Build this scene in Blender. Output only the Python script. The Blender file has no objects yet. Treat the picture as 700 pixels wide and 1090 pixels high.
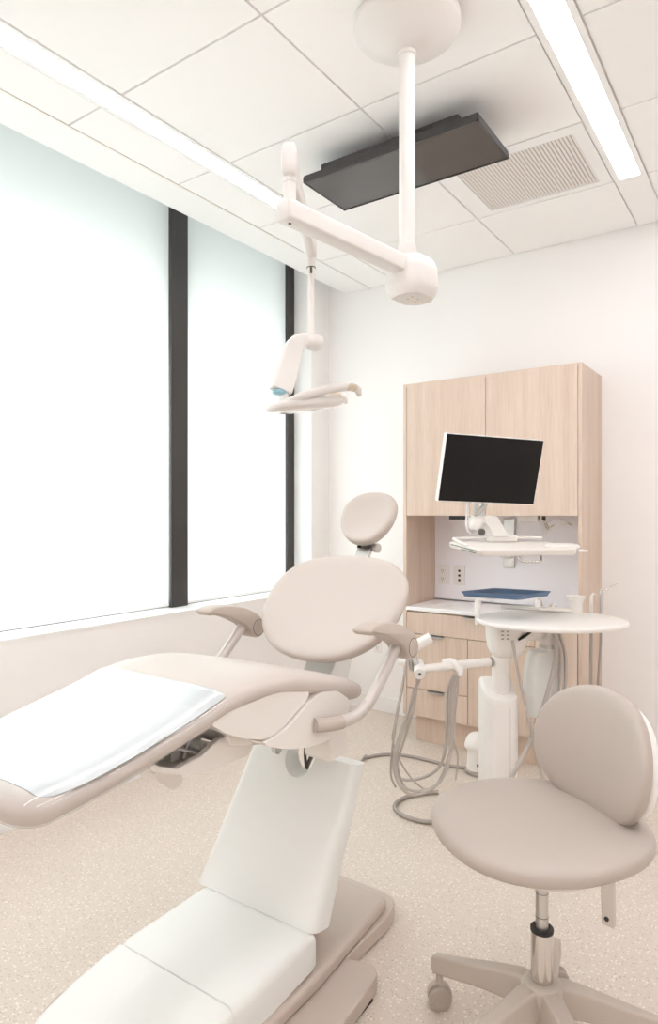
import bpy, math, random
from mathutils import Vector, Matrix, Euler
random.seed(7)
PI = math.pi
scene = bpy.context.scene
COL = scene.collection
R = math.radians

# ------------------------------------------------------------------ camera
H = 1.40
cam_d = bpy.data.cameras.new('camera')
cam = bpy.data.objects.new('camera', cam_d)
COL.objects.link(cam)
cam.location = (0, 0, H)
cam.rotation_euler = (PI / 2, 0, R(35))
cam_d.sensor_fit = 'HORIZONTAL'
cam_d.sensor_width = 36.0
cam_d.lens = 36.0
cam_d.shift_y = 2 / 700
cam_d.clip_start = 0.02
scene.camera = cam

SN, CS = math.sin(R(35)), math.cos(R(35))


def D(u, v, d):
    """survey point: sight line (u, v) at distance d, in room metres"""
    a, b = (u - 350) / 700, (547 - v) / 700
    return Vector(((-SN + a * CS) * d, (CS + a * SN) * d, H + b * d))


# ------------------------------------------------------------------ materials
def srgb(c):
    c = c / 255.0
    return c / 12.92 if c <= 0.04045 else ((c + 0.055) / 1.055) ** 2.4


def RGB(r, g, b):
    return (srgb(r), srgb(g), srgb(b), 1)


def mat(name, col, rough=0.5, metal=0.0, coat=0.0, bump=0.0, bscale=200.0, var=0.0, vscale=3.0, spec=0.5):
    m = bpy.data.materials.new(name)
    m.use_nodes = True
    nt = m.node_tree
    b = nt.nodes['Principled BSDF']
    b.inputs['Base Color'].default_value = col
    b.inputs['Roughness'].default_value = rough
    b.inputs['Metallic'].default_value = metal
    b.inputs['Coat Weight'].default_value = coat
    b.inputs['Coat Roughness'].default_value = 0.05
    b.inputs['Specular IOR Level'].default_value = spec
    tc = nt.nodes.new('ShaderNodeTexCoord')
    if var > 0:
        n = nt.nodes.new('ShaderNodeTexNoise')
        n.inputs['Scale'].default_value = vscale
        n.inputs['Detail'].default_value = 3
        nt.links.new(tc.outputs['Object'], n.inputs['Vector'])
        mx = nt.nodes.new('ShaderNodeMix')
        mx.data_type = 'RGBA'
        nt.links.new(n.outputs['Fac'], mx.inputs[0])
        mx.inputs[6].default_value = tuple(c * (1 - var) for c in col[:3]) + (1,)
        mx.inputs[7].default_value = tuple(min(1, c * (1 + var)) for c in col[:3]) + (1,)
        nt.links.new(mx.outputs[2], b.inputs['Base Color'])
    if bump > 0:
        n = nt.nodes.new('ShaderNodeTexNoise')
        n.inputs['Scale'].default_value = bscale
        nt.links.new(tc.outputs['Object'], n.inputs['Vector'])
        bp = nt.nodes.new('ShaderNodeBump')
        bp.inputs['Strength'].default_value = bump
        bp.inputs['Distance'].default_value = 0.002
        nt.links.new(n.outputs['Fac'], bp.inputs['Height'])
        nt.links.new(bp.outputs['Normal'], b.inputs['Normal'])
    return m


def emit_mat(name, col, strength):
    m = bpy.data.materials.new(name)
    m.use_nodes = True
    nt = m.node_tree
    nt.nodes.remove(nt.nodes['Principled BSDF'])
    e = nt.nodes.new('ShaderNodeEmission')
    e.inputs['Color'].default_value = col
    e.inputs['Strength'].default_value = strength
    nt.links.new(e.outputs[0], nt.nodes['Material Output'].inputs['Surface'])
    return m


def wood_mat(name, dark, light, mid):
    m = bpy.data.materials.new(name)
    m.use_nodes = True
    nt = m.node_tree
    b = nt.nodes['Principled BSDF']
    b.inputs['Roughness'].default_value = 0.55
    g = nt.nodes.new('ShaderNodeNewGeometry')
    oi = nt.nodes.new('ShaderNodeObjectInfo')
    ml = nt.nodes.new('ShaderNodeVectorMath')
    ml.operation = 'MULTIPLY'
    ml.inputs[1].default_value = (1, 1, 0.035)
    nt.links.new(g.outputs['Position'], ml.inputs[0])
    sc = nt.nodes.new('ShaderNodeVectorMath')
    sc.operation = 'SCALE'
    nt.links.new(oi.outputs['Random'], sc.inputs['Scale'])
    sc.inputs[0].default_value = (5, 3, 2)
    ad = nt.nodes.new('ShaderNodeVectorMath')
    ad.operation = 'ADD'
    nt.links.new(ml.outputs[0], ad.inputs[0])
    nt.links.new(sc.outputs[0], ad.inputs[1])
    n1 = nt.nodes.new('ShaderNodeTexNoise')
    n1.inputs['Scale'].default_value = 170
    n1.inputs['Detail'].default_value = 4
    n1.inputs['Distortion'].default_value = 0.2
    nt.links.new(ad.outputs[0], n1.inputs['Vector'])
    n2 = nt.nodes.new('ShaderNodeTexNoise')
    n2.inputs['Scale'].default_value = 16
    n2.inputs['Detail'].default_value = 2
    nt.links.new(ad.outputs[0], n2.inputs['Vector'])
    mixf = nt.nodes.new('ShaderNodeMath')
    mixf.operation = 'MULTIPLY_ADD'
    nt.links.new(n1.outputs['Fac'], mixf.inputs[0])
    mixf.inputs[1].default_value = 0.55
    h2 = nt.nodes.new('ShaderNodeMath')
    h2.operation = 'MULTIPLY'
    nt.links.new(n2.outputs['Fac'], h2.inputs[0])
    h2.inputs[1].default_value = 0.45
    nt.links.new(h2.outputs[0], mixf.inputs[2])
    cr = nt.nodes.new('ShaderNodeValToRGB')
    e = cr.color_ramp.elements
    e[0].position = 0.30
    e[0].color = dark
    e[1].position = 0.68
    e[1].color = light
    k = cr.color_ramp.elements.new(0.48)
    k.color = mid
    nt.links.new(mixf.outputs[0], cr.inputs['Fac'])
    nt.links.new(cr.outputs['Color'], b.inputs['Base Color'])
    return m


def floor_mat():
    m = bpy.data.materials.new('floor_vinyl')
    m.use_nodes = True
    nt = m.node_tree
    b = nt.nodes['Principled BSDF']
    b.inputs['Roughness'].default_value = 0.42
    b.inputs['Specular IOR Level'].default_value = 0.4
    g = nt.nodes.new('ShaderNodeNewGeometry')
    base = RGB(223, 208, 195)
    prev = None

    def layer(scale, thr, col, rnd_lo):
        nonlocal prev
        v = nt.nodes.new('ShaderNodeTexVoronoi')
        v.inputs['Scale'].default_value = scale
        nt.links.new(g.outputs['Position'], v.inputs['Vector'])
        lt = nt.nodes.new('ShaderNodeMath')
        lt.operation = 'LESS_THAN'
        lt.inputs[1].default_value = thr
        nt.links.new(v.outputs['Distance'], lt.inputs[0])
        sp = nt.nodes.new('ShaderNodeSeparateColor')
        nt.links.new(v.outputs['Color'], sp.inputs[0])
        gt = nt.nodes.new('ShaderNodeMath')
        gt.operation = 'GREATER_THAN'
        gt.inputs[1].default_value = rnd_lo
        nt.links.new(sp.outputs[0], gt.inputs[0])
        mu = nt.nodes.new('ShaderNodeMath')
        mu.operation = 'MULTIPLY'
        nt.links.new(lt.outputs[0], mu.inputs[0])
        nt.links.new(gt.outputs[0], mu.inputs[1])
        mx = nt.nodes.new('ShaderNodeMix')
        mx.data_type = 'RGBA'
        nt.links.new(mu.outputs[0], mx.inputs[0])
        if prev is None:
            mx.inputs[6].default_value = base
        else:
            nt.links.new(prev, mx.inputs[6])
        mx.inputs[7].default_value = col
        prev = mx.outputs[2]

    n = nt.nodes.new('ShaderNodeTexNoise')
    n.inputs['Scale'].default_value = 140
    n.inputs['Detail'].default_value = 2
    nt.links.new(g.outputs['Position'], n.inputs['Vector'])
    mx0 = nt.nodes.new('ShaderNodeMix')
    mx0.data_type = 'RGBA'
    nt.links.new(n.outputs['Fac'], mx0.inputs[0])
    mx0.inputs[6].default_value = RGB(209, 196, 184)
    mx0.inputs[7].default_value = RGB(222, 211, 200)
    prev = mx0.outputs[2]
    layer(95, 0.36, RGB(236, 226, 215), 0.66)
    layer(120, 0.30, RGB(193, 176, 163), 0.74)
    layer(150, 0.30, RGB(172, 158, 146), 0.88)
    nt.links.new(prev, b.inputs['Base Color'])
    return m


def film_mat(name, alpha_col=(1, 1, 1, 1)):
    m = bpy.data.materials.new(name)
    m.use_nodes = True
    nt = m.node_tree
    nt.nodes.remove(nt.nodes['Principled BSDF'])
    t = nt.nodes.new('ShaderNodeBsdfTransparent')
    t.inputs['Color'].default_value = alpha_col
    gl = nt.nodes.new('ShaderNodeBsdfGlossy')
    gl.inputs['Roughness'].default_value = 0.04
    lw = nt.nodes.new('ShaderNodeLayerWeight')          # thin film: same reflectance from both sides
    lw.inputs['Blend'].default_value = 0.5
    pw = nt.nodes.new('ShaderNodeMath')
    pw.operation = 'POWER'
    pw.inputs[1].default_value = 5
    nt.links.new(lw.outputs['Facing'], pw.inputs[0])
    ma = nt.nodes.new('ShaderNodeMath')
    ma.operation = 'MULTIPLY_ADD'
    ma.inputs[1].default_value = 0.92
    ma.inputs[2].default_value = 0.06
    nt.links.new(pw.outputs[0], ma.inputs[0])
    mx = nt.nodes.new('ShaderNodeMixShader')
    nt.links.new(ma.outputs[0], mx.inputs[0])
    nt.links.new(t.outputs[0], mx.inputs[1])
    nt.links.new(gl.outputs[0], mx.inputs[2])
    nt.links.new(mx.outputs[0], nt.nodes['Material Output'].inputs['Surface'])
    return m


def blind_mat():
    m = bpy.data.materials.new('blind_fabric')
    m.use_nodes = True
    nt = m.node_tree
    nt.nodes.remove(nt.nodes['Principled BSDF'])
    d = nt.nodes.new('ShaderNodeBsdfDiffuse')
    d.inputs['Color'].default_value = (0.85, 0.86, 0.86, 1)
    t = nt.nodes.new('ShaderNodeBsdfTranslucent')
    t.inputs['Color'].default_value = (0.90, 0.935, 0.925, 1)
    mx = nt.nodes.new('ShaderNodeMixShader')
    mx.inputs[0].default_value = 0.55
    nt.links.new(d.outputs[0], mx.inputs[1])
    nt.links.new(t.outputs[0], mx.inputs[2])
    nt.links.new(mx.outputs[0], nt.nodes['Material Output'].inputs['Surface'])
    return m


M = {}
M['wall'] = mat('wall_paint', RGB(246, 244, 243), 0.75, bump=0.03, bscale=300)
M['ceil'] = mat('ceiling_tile_white', RGB(246, 244, 243), 0.85, bump=0.05, bscale=400)
M['grid'] = mat('ceiling_grid_beige', RGB(240, 235, 231), 0.6)
M['trim'] = mat('trim_white', RGB(244, 243, 242), 0.5)
M['floor'] = floor_mat()
M['dark'] = mat('dark_anodised_frame', RGB(62, 60, 59), 0.45, metal=0.0, var=0.05)
M['blind'] = blind_mat()
M['glass'] = film_mat('window_glass')
M['film'] = film_mat('clear_plastic_film')
M['wood'] = wood_mat('pale_oak_laminate', RGB(202, 178, 160), RGB(222, 203, 188), RGB(213, 192, 175))
M['counter'] = mat('white_worktop', RGB(248, 246, 246), 0.3)
M['nook'] = mat('pale_grey_laminate', RGB(244, 242, 247), 0.45)
M['uph'] = mat('taupe_vinyl', RGB(199, 188, 180), 0.42, bump=0.04, bscale=500, spec=0.45)
M['uph2'] = mat('greige_vinyl', RGB(184, 172, 163), 0.40, bump=0.05, bscale=500, spec=0.45)
M['white'] = mat('white_plastic', RGB(237, 233, 229), 0.35)
M['cream'] = mat('cream_plastic', RGB(231, 225, 219), 0.38)
M['cover'] = mat('satin_white_cover', RGB(232, 232, 229), 0.30)
M['taupe'] = mat('taupe_enamel', RGB(196, 182, 172), 0.40)
M['arm'] = mat('taupe_arm_plastic', RGB(190, 177, 167), 0.42)
M['tube'] = mat('warm_grey_painted_metal', RGB(202, 194, 188), 0.30, metal=0.25)
M['steel'] = mat('brushed_aluminium', RGB(205, 203, 200), 0.28, metal=1.0)
M['chrome'] = mat('chrome', RGB(215, 211, 206), 0.10, metal=1.0)
M['black'] = mat('black_plastic', RGB(36, 34, 33), 0.4)
M['darkgrey'] = mat('dark_grey_plastic', RGB(92, 86, 82), 0.5)  # own dark grey of sockets, screws, cables and joint lines
M['screen'] = mat('monitor_screen_black', RGB(24, 21, 20), 0.5, spec=0.2)
M['tvscreen'] = mat('television_screen', RGB(76, 73, 72), 0.10, spec=0.6)
M['tvbody'] = mat('television_housing', RGB(56, 53, 53), 0.5)
M['hose'] = mat('grey_silicone_hose', RGB(186, 177, 170), 0.45)
M['hosed'] = mat('dark_grey_hose', RGB(168, 159, 152), 0.5)
M['blue'] = mat('blue_tray_plastic', RGB(88, 112, 142), 0.35)
M['lightwhite'] = mat('operating_light_white', RGB(224, 219, 215), 0.35)
M['plate'] = mat('outlet_ivory', RGB(238, 234, 233), 0.4)
M['slot'] = mat('outlet_slot', RGB(70, 62, 58), 0.6)
M['lens'] = mat('lamp_lens', RGB(246, 244, 240), 0.12, coat=0.5)
M['bluecap'] = mat('pale_blue_cap', RGB(150, 188, 200), 0.35)
M['toe'] = mat('painted_toe_reflection', RGB(206, 210, 212), 0.16, coat=0.4)  # painted white for the window reflected in the clear toe cover
M['tan'] = mat('tan_plastic', RGB(206, 190, 170), 0.5)
M['base'] = mat('stool_base_taupe', RGB(190, 178, 167), 0.35)
M['wheel'] = mat('caster_grey', RGB(176, 164, 155), 0.4)
M['copper'] = mat('copper_screw', RGB(190, 120, 90), 0.4, metal=0.8)
M['lamp'] = emit_mat('lamp_diffuser', (0.965, 0.97, 1.0, 1), 13.5)
M['vent'] = mat('vent_enamel', RGB(243, 239, 236), 0.5)
M['ventback'] = mat('vent_throat', RGB(196, 188, 182), 0.7)

# ------------------------------------------------------------------ object helpers
INV = {}
LOCAL = set()


def props(o, label=None, cat=None, group=None, kind=None):
    if label: o['label'] = label
    if cat: o['category'] = cat
    if group: o['group'] = group
    if kind: o['kind'] = kind


def thing(name, label, cat, loc=(0, 0, 0), rot=(0, 0, 0), group=None, local=False):
    o = bpy.data.objects.new(name, None)
    COL.objects.link(o)
    o.empty_display_size = 0.05
    o.location = loc
    o.rotation_euler = rot
    props(o, label, cat, group)
    m = Matrix.Translation(Vector(loc)) @ Euler(rot).to_matrix().to_4x4()
    INV[o.name] = m.inverted()
    if local: LOCAL.add(o.name)
    return o


def struct_empty(name):
    o = bpy.data.objects.new(name, None)
    COL.objects.link(o)
    o['kind'] = 'structure'
    INV[o.name] = Matrix.Identity(4)
    return o


def root_of(o):
    while o.parent: o = o.parent
    return o


def emit(name, m, geoms, parent=None, bevel=0.0, seg=3, sub=0, smooth=True, sharp=38, kind=None):
    """one mesh object out of one or several (verts, faces) pairs"""
    if isinstance(geoms, tuple): geoms = [geoms]
    vs, fs = [], []
    for v, f in geoms:
        o = len(vs)
        vs += [Vector(p) for p in v]
        fs += [[i + o for i in q] for q in f]
    if parent is not None:
        rt = root_of(parent)
        if rt.name in INV and rt.name not in LOCAL:
            mi = INV[rt.name]
            vs = [mi @ p for p in vs]
    me = bpy.data.meshes.new(name)
    me.from_pydata([tuple(p) for p in vs], [], fs)
    import bmesh
    bm = bmesh.new()
    bm.from_mesh(me)
    bmesh.ops.recalc_face_normals(bm, faces=bm.faces)
    bm.to_mesh(me)
    bm.free()
    me.validate()
    me.materials.append(m)
    if smooth:
        me.shade_smooth()
        if not bevel and not sub:
            me.set_sharp_from_angle(angle=R(sharp))
    ob = bpy.data.objects.new(name, me)
    COL.objects.link(ob)
    if parent is not None: ob.parent = parent
    if bevel:
        b = ob.modifiers.new('bevel', 'BEVEL')
        b.width = bevel
        b.segments = seg
        b.limit_method = 'ANGLE'
        b.angle_limit = R(30)
        b.harden_normals = True
    if sub:
        s = ob.modifiers.new('sub', 'SUBSURF')
        s.levels = sub
        s.render_levels = sub
    if kind: ob['kind'] = kind
    return ob


def struct(name, m, geoms, bevel=0.0, parent=None, **k):
    o = emit(name, m, geoms, parent, bevel, **k)
    if parent is None: o['kind'] = 'structure'
    return o


# ------------------------------------------------------------------ geometry
def g_box(x0, x1, y0, y1, z0, z1):
    v = [(x, y, z) for x in (x0, x1) for y in (y0, y1) for z in (z0, z1)]
    f = [(0, 1, 3, 2), (4, 6, 7, 5), (0, 4, 5, 1), (2, 3, 7, 6), (0, 2, 6, 4), (1, 5, 7, 3)]
    return v, f


def xf(g, loc=(0, 0, 0), rot=(0, 0, 0), mtx=None):
    m = mtx if mtx is not None else Matrix.Translation(Vector(loc)) @ Euler(rot).to_matrix().to_4x4()
    return [m @ Vector(p) for p in g[0]], g[1]


def cat_rom(pts, k=6):
    pts = [Vector(p) for p in pts]
    if k <= 1 or len(pts) < 3: return pts
    out = []
    n = len(pts)
    for i in range(n - 1):
        p0 = pts[i - 1] if i else pts[0] * 2 - pts[1]
        p1, p2 = pts[i], pts[i + 1]
        p3 = pts[i + 2] if i + 2 < n else pts[-1] * 2 - pts[-2]
        for j in range(k):
            t = j / k
            out.append(0.5 * ((2 * p1) + (p2 - p0) * t + (2 * p0 - 5 * p1 + 4 * p2 - p3) * t * t
                              + (3 * p1 - p0 - 3 * p2 + p3) * t ** 3))
    out.append(pts[-1])
    return out


def lerp_list(rs, n):
    if not isinstance(rs, (list, tuple)): return [rs] * n
    out = []
    for i in range(n):
        t = i / (n - 1) * (len(rs) - 1)
        a = min(int(t), len(rs) - 2)
        out.append(rs[a] + (rs[a + 1] - rs[a]) * (t - a))
    return out


def frames(p):
    """parallel-transported frames along a polyline"""
    n = len(p)
    T = []
    for i in range(n):
        a = p[min(i + 1, n - 1)] - p[max(i - 1, 0)]
        T.append(a.normalized())
    up = Vector((0, 0, 1)) if abs(T[0].z) < 0.9 else Vector((0, 1, 0))
    s = T[0].cross(up).normalized()
    out = []
    for t in T:
        s = (s - t * s.dot(t)).normalized()
        out.append((t, s, t.cross(s)))
    return out


def g_tube(pts, r, n=14, k=6, flat=1.0, cap=True, roundcap=False):
    p = cat_rom(pts, k)
    rs = lerp_list(r, len(p))
    if roundcap:
        fr0 = (p[1] - p[0]).normalized()
        fr1 = (p[-1] - p[-2]).normalized()
        pre, post, rp, rq = [], [], [], []
        for a in (80, 60, 40, 20):
            pre.append(p[0] - fr0 * rs[0] * math.sin(R(a)))
            rp.append(rs[0] * math.cos(R(a)))
        for a in (20, 40, 60, 80):
            post.append(p[-1] + fr1 * rs[-1] * math.sin(R(a)))
            rq.append(rs[-1] * math.cos(R(a)))
        p = pre + p + post
        rs = rp + rs + rq
    v, f = [], []
    for (t, s, b), c, q in zip(frames(p), p, rs):
        for j in range(n):
            a = 2 * PI * j / n
            v.append(c + s * (q * math.cos(a)) + b * (q * flat * math.sin(a)))
    for i in range(len(p) - 1):
        for j in range(n):
            f.append((i * n + j, i * n + (j + 1) % n, (i + 1) * n + (j + 1) % n, (i + 1) * n + j))
    if cap:
        f.append(tuple(range(n - 1, -1, -1)))
        o = (len(p) - 1) * n
        f.append(tuple(o + j for j in range(n)))
    return v, f


def g_lathe(prof, n=32, loc=(0, 0, 0), rot=(0, 0, 0)):
    v, f = [], []
    for r, z in prof:
        for j in range(n):
            a = 2 * PI * j / n
            v.append(Vector((max(r, 1e-4) * math.cos(a), max(r, 1e-4) * math.sin(a), z)))
    for i in range(len(prof) - 1):
        for j in range(n):
            f.append((i * n + j, i * n + (j + 1) % n, (i + 1) * n + (j + 1) % n, (i + 1) * n + j))
    f.append(tuple(range(n - 1, -1, -1)))
    o = (len(prof) - 1) * n
    f.append(tuple(o + j for j in range(n)))
    return xf((v, f), loc, rot)


def g_cyl(a, b, r0, r1=None, n=24):
    return g_tube([a, b], [r0, r0 if r1 is None else r1], n=n, k=1)


def g_loft(rings, cap=True):
    n = len(rings[0])
    v = [Vector(p) for r in rings for p in r]
    f = []
    for i in range(len(rings) - 1):
        for j in range(n):
            f.append((i * n + j, i * n + (j + 1) % n, (i + 1) * n + (j + 1) % n, (i + 1) * n + j))
    if cap:
        f.append(tuple(range(n - 1, -1, -1)))
        o = (len(rings) - 1) * n
        f.append(tuple(o + j for j in range(n)))
    return v, f


def g_prism(poly, a0, a1, axis='x'):
    """poly in the two other axes, extruded from a0 to a1"""
    def P(p, a):
        if axis == 'x': return (a, p[0], p[1])
        if axis == 'y': return (p[0], a, p[1])
        return (p[0], p[1], a)
    return g_loft([[P(p, a0) for p in poly], [P(p, a1) for p in poly]])


def spow(x, e):
    return math.copysign(abs(x) ** e, x)


def g_pillow(outline, th, dish=0.0, e=0.5, rows=14, crown=0.0, bulge=None):
    """cushion lying in local XY, thickness along Z; outline = list of (x, y) around the centre"""
    n = len(outline)
    rings = []
    for i in range(rows + 1):
        t = PI * i / rows
        t = min(max(t, 0.03), PI - 0.03)
        rad = spow(math.sin(t), e)
        h = 0.5 * th * spow(math.cos(t), e)
        ring = []
        for x, y in outline:
            z = h
            if h > 0: z += crown * (1 - rad ** 2) - dish * max(0, 1 - (rad / 0.92) ** 2)
            if bulge: z += bulge(x * rad, y * rad)
            ring.append((x * rad, y * rad, z))
        rings.append(ring)
    return g_loft(rings)


def super_outline(a, b, e=2.6, n=56, fn=None):
    out = []
    for j in range(n):
        t = 2 * PI * j / n
        x, y = a * spow(math.cos(t), 2 / e), b * spow(math.sin(t), 2 / e)
        if fn: x, y = fn(x, y)
        out.append((x, y))
    return out


def round_poly(pts, r, k=5):
    """round the corners of a 2-D polygon; r scalar or list"""
    n = len(pts)
    out = []
    for i in range(n):
        p = Vector(pts[i]).to_2d()
        a = Vector(pts[i - 1]).to_2d() - p
        b = Vector(pts[(i + 1) % n]).to_2d() - p
        q = r[i] if isinstance(r, (list, tuple)) else r
        q = min(q, a.length * 0.48, b.length * 0.48)
        if q < 1e-5:
            out.append((p.x, p.y))
            continue
        p0, p1 = p + a.normalized() * q, p + b.normalized() * q
        for j in range(k + 1):
            t = j / k
            s = p0 * (1 - t) ** 2 + p * 2 * t * (1 - t) + p1 * t * t
            out.append((s.x, s.y))
    return out


# ================================================================== THE ROOM
XL, YB, ZC = -2.83, 4.04, 3.02          # left wall face, back wall face, ceiling
XR, YF = 1.75, -1.45
struct('floor', M['floor'], g_box(-3.3, XR + .1, YF - .1, YB + .1, -0.08, 0))
struct('wall_back', M['wall'], g_box(-3.3, XR + .1, YB, YB + .1, 0, 3.45))
struct('wall_right', M['wall'], g_box(XR, XR + .1, YF, YB, 0, 3.45))
struct('wall_front', M['wall'], g_box(-3.3, XR + .1, YF - .1, YF, 0, 3.45))
# window wall: low wall, piers at both ends and the header up in the blind pocket
struct('wall_left', M['wall'], [g_box(-3.15, XL, YF, YB, 0, 0.832), g_box(-3.15, XL, 3.82, YB, 0.832, 3.40),
                                g_box(-3.15, XL, YF, 0.30, 0.832, 3.40), g_box(-3.15, XL, YF, YB, 3.34, 3.42)])
struct('trim_1', M['trim'], g_box(-3.06, XL + .004, 0.30, 3.82, 0.8325, 0.846))         # window stool
struct('trim_2', M['trim'], [g_box(-2.68, -2.475, YF, YB, ZC, ZC + .03), g_box(-2.68, -2.66, YF, YB, ZC + .03, 3.34)])  # plaster soffit
struct('trim_3', M['grid'], g_box(-2.476, -2.463, YF, YB, ZC - .003, ZC + .012))          # wall angle along the soffit
struct('baseboard_left', M['trim'], g_box(XL, XL + .012, YF, YB, 0, 0.105), bevel=.003)
struct('baseboard_back', M['trim'], [g_box(XL + .012, -1.965, YB - .012, YB, 0, 0.105),
                                     g_box(-0.89, XR, YB - .012, YB, 0, 0.105)], bevel=.003)

# suspended ceiling: lay-in tiles over a recessed grid
xs = [-2.465, -2.245, -2.115, -1.404, -0.70, -0.555, 0.15, 0.86, 1.005, 1.70, XR]
ys = [YB - .012 - 0.0 - .601 * k for k in range(10)]
ceil = [g_box(-2.475, XR, YF, YB, ZC + .012, ZC + .07)]
tiles = []
LIGHTS = [(-2.245, -2.115, -1.40, 2.85), (-0.70, -0.555, -1.40, 3.432), (0.86, 1.005, -1.40, 3.432)]  # the third strip is unseen, added as fill light
for i in range(len(xs) - 1):
    for k in range(len(ys) - 1):
        x0, x1, y1, y0 = xs[i], xs[i + 1], ys[k], ys[k + 1]
        if i in (1, 4, 7):
            L = LIGHTS[(1, 4, 7).index(i)]
            if y0 > L[2] - .05 and y1 < L[3] + .05: continue
        if i == 3 and k == 1: continue                      # the vent sits in this bay
        tiles.append(g_box(x0 + .0045, x1 - .0045, max(y0, YF) + .0045, y1 - .0045, ZC, ZC + .02))
ce = struct('ceiling', M['ceil'], tiles, smooth=False)
struct('ceiling_grid', M['grid'], ceil, parent=ce)

for idx, (x0, x1, y0, y1) in enumerate(LIGHTS):
    t = thing('ceiling_light', ['long recessed linear ceiling light running beside the windows',
                                'recessed linear ceiling light running past the slatted vent',
                                'unseen ceiling strip added as fill light nearest the wall opposite the windows'][idx],
              'ceiling light', ((x0 + x1) / 2, (y0 + y1) / 2, ZC), group='recessed linear ceiling lights')
    w = .022 if idx == 0 else .026
    emit('frame', M['trim'], [g_box(x0 + .003, x0 + w, y0, y1, ZC - .003, ZC + .05), g_box(x1 - w, x1 - .003, y0, y1, ZC - .003, ZC + .05),
                              g_box(x0 + w, x1 - w, y1 - .016, y1, ZC - .003, ZC + .05), g_box(x0 + w, x1 - w, y0, y0 + .016, ZC - .003, ZC + .05)], t)
    emit('diffuser', M['lamp'], g_box(x0 + w, x1 - w, y0 + .016, y1 - .016, ZC + .004, ZC + .02), t)

# ceiling vent
t = thing('ceiling_vent', 'square slatted air vent in the ceiling beside the television', 'vent', (-1.03, 3.14, ZC))
vx0, vx1, vy0, vy1 = -1.305, -0.757, 2.895, 3.385
fx0, fx1, fy0, fy1 = -1.398, -0.706, ys[2] + .006, ys[1] - .006
emit('frame', M['trim'], [g_box(fx0, vx0, fy0, fy1, ZC, ZC + .02), g_box(vx1, fx1, fy0, fy1, ZC, ZC + .02),
                          g_box(vx0, vx1, fy0, vy0, ZC, ZC + .02), g_box(vx0, vx1, vy1, fy1, ZC, ZC + .02)], t, smooth=False)
sl = []
NS = 34
for k in range(NS):
    x = vx0 + (k + .5) * (vx1 - vx0) / NS
    sl.append(xf(g_box(-.0052, .0052, vy0, vy1, -.001, .001), (x, 0, ZC + .006), (0, R(-28), 0)))
emit('grille', M['vent'], sl, t, smooth=False)
emit('throat', M['ventback'], g_box(vx0, vx1, vy0, vy1, ZC + .0105, ZC + .0118), t, smooth=False)

# ------------------------------------------------------------------ windows, frames and blinds
WZ0, WZ1 = 0.846, 3.34
for n, (y0, y1) in enumerate(((0.34, 2.645), (2.775, 3.74))):
    w = struct_empty('window_%d' % (n + 1))
    emit('window_frame', M['dark'], [g_box(-3.12, -3.03, y0, y1, WZ0, WZ0 + .02), g_box(-3.12, -3.03, y0, y1, WZ1 - .04, WZ1)], w)
    emit('window_glass', M['glass'], g_box(-3.085, -3.080, y0, y1, WZ0 + .02, WZ1 - .04), w, smooth=False)
struct('trim_4', M['dark'], g_box(-3.13, -2.985, 2.645, 2.775, WZ0, WZ1), bevel=.003)
struct('trim_5', M['dark'], g_box(-3.13, -2.985, 3.74, 3.82, WZ0, WZ1), bevel=.003)
struct('trim_6', M['dark'], g_box(-3.13, -2.985, 0.30, 0.34, WZ0, WZ1), bevel=.003)
for n, (y0, y1) in enumerate(((0.345, 2.640), (2.780, 3.737))):
    b = thing('roller_blind', ['wide white roller blind lowered over the larger window at left',
                               'narrow white roller blind lowered between the two dark posts'][n], 'blind',
              (-3.005, (y0 + y1) / 2, WZ0 + .02), group='roller blinds over the windows')
    emit('blind_fabric', M['blind'], g_box(-3.0062, -3.0050, y0, y1, WZ0 + .024, 3.26), b, smooth=False)
    emit('hem_bar', M['trim'], g_box(-3.0105, -3.0010, y0, y1, WZ0 + .008, WZ0 + .026), b, bevel=.003)
    emit('roller', M['trim'], g_cyl((-3.005, y0, 3.27), (-3.005, y1, 3.27), .025), b)

# ================================================================== CABINET
CY = 3.60
t = thing('storage_cabinet', 'tall pale oak cabinet with open niche against the back wall', 'cabinet', (-1.43, 3.82, 0))
CX0, CX1 = -1.96, -0.895
emit('side_panel', M['wood'], g_box(CX0, CX0 + .022, CY, YB - .002, .162, 2.200), t, bevel=.0015, seg=2)
emit('side_panel', M['wood'], g_box(CX1 - .020, CX1, CY, YB - .002, .162, 2.200), t, bevel=.0015, seg=2)
emit('top_panel', M['wood'], g_box(CX0 + .022, CX1 - .02, CY + .001, YB - .002, 2.182, 2.200), t)
emit('back_panel', M['nook'], g_box(CX0 + .022, CX1 - .02, 4.000, 4.015, .84, 1.392), t)
emit('upper_box', M['wood'], g_box(CX0 + .022, CX1 - .02, CY + .023, 4.00, 1.392, 2.18), t)
emit('base_box', M['wood'], g_box(CX0 + .022, CX1 - .02, CY + .023, 4.00, .165, .805), t)
emit('plinth', M['wood'], g_box(-1.90, -0.915, 3.66, 4.03, 0, .162), t, bevel=.001, seg=1)
dx0, dx1, dm = CX0 + .024, CX1 - .022, -1.427
emit('door', M['wood'], g_box(dx0, dm - .0015, CY, CY + .02, 1.389, 2.196), t, bevel=.001, seg=1)
emit('door', M['wood'], g_box(dm + .0015, dx1, CY, CY + .02, 1.389, 2.196), t, bevel=.001, seg=1)
g = .0018
v1, v2 = -1.536, -1.144


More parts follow.
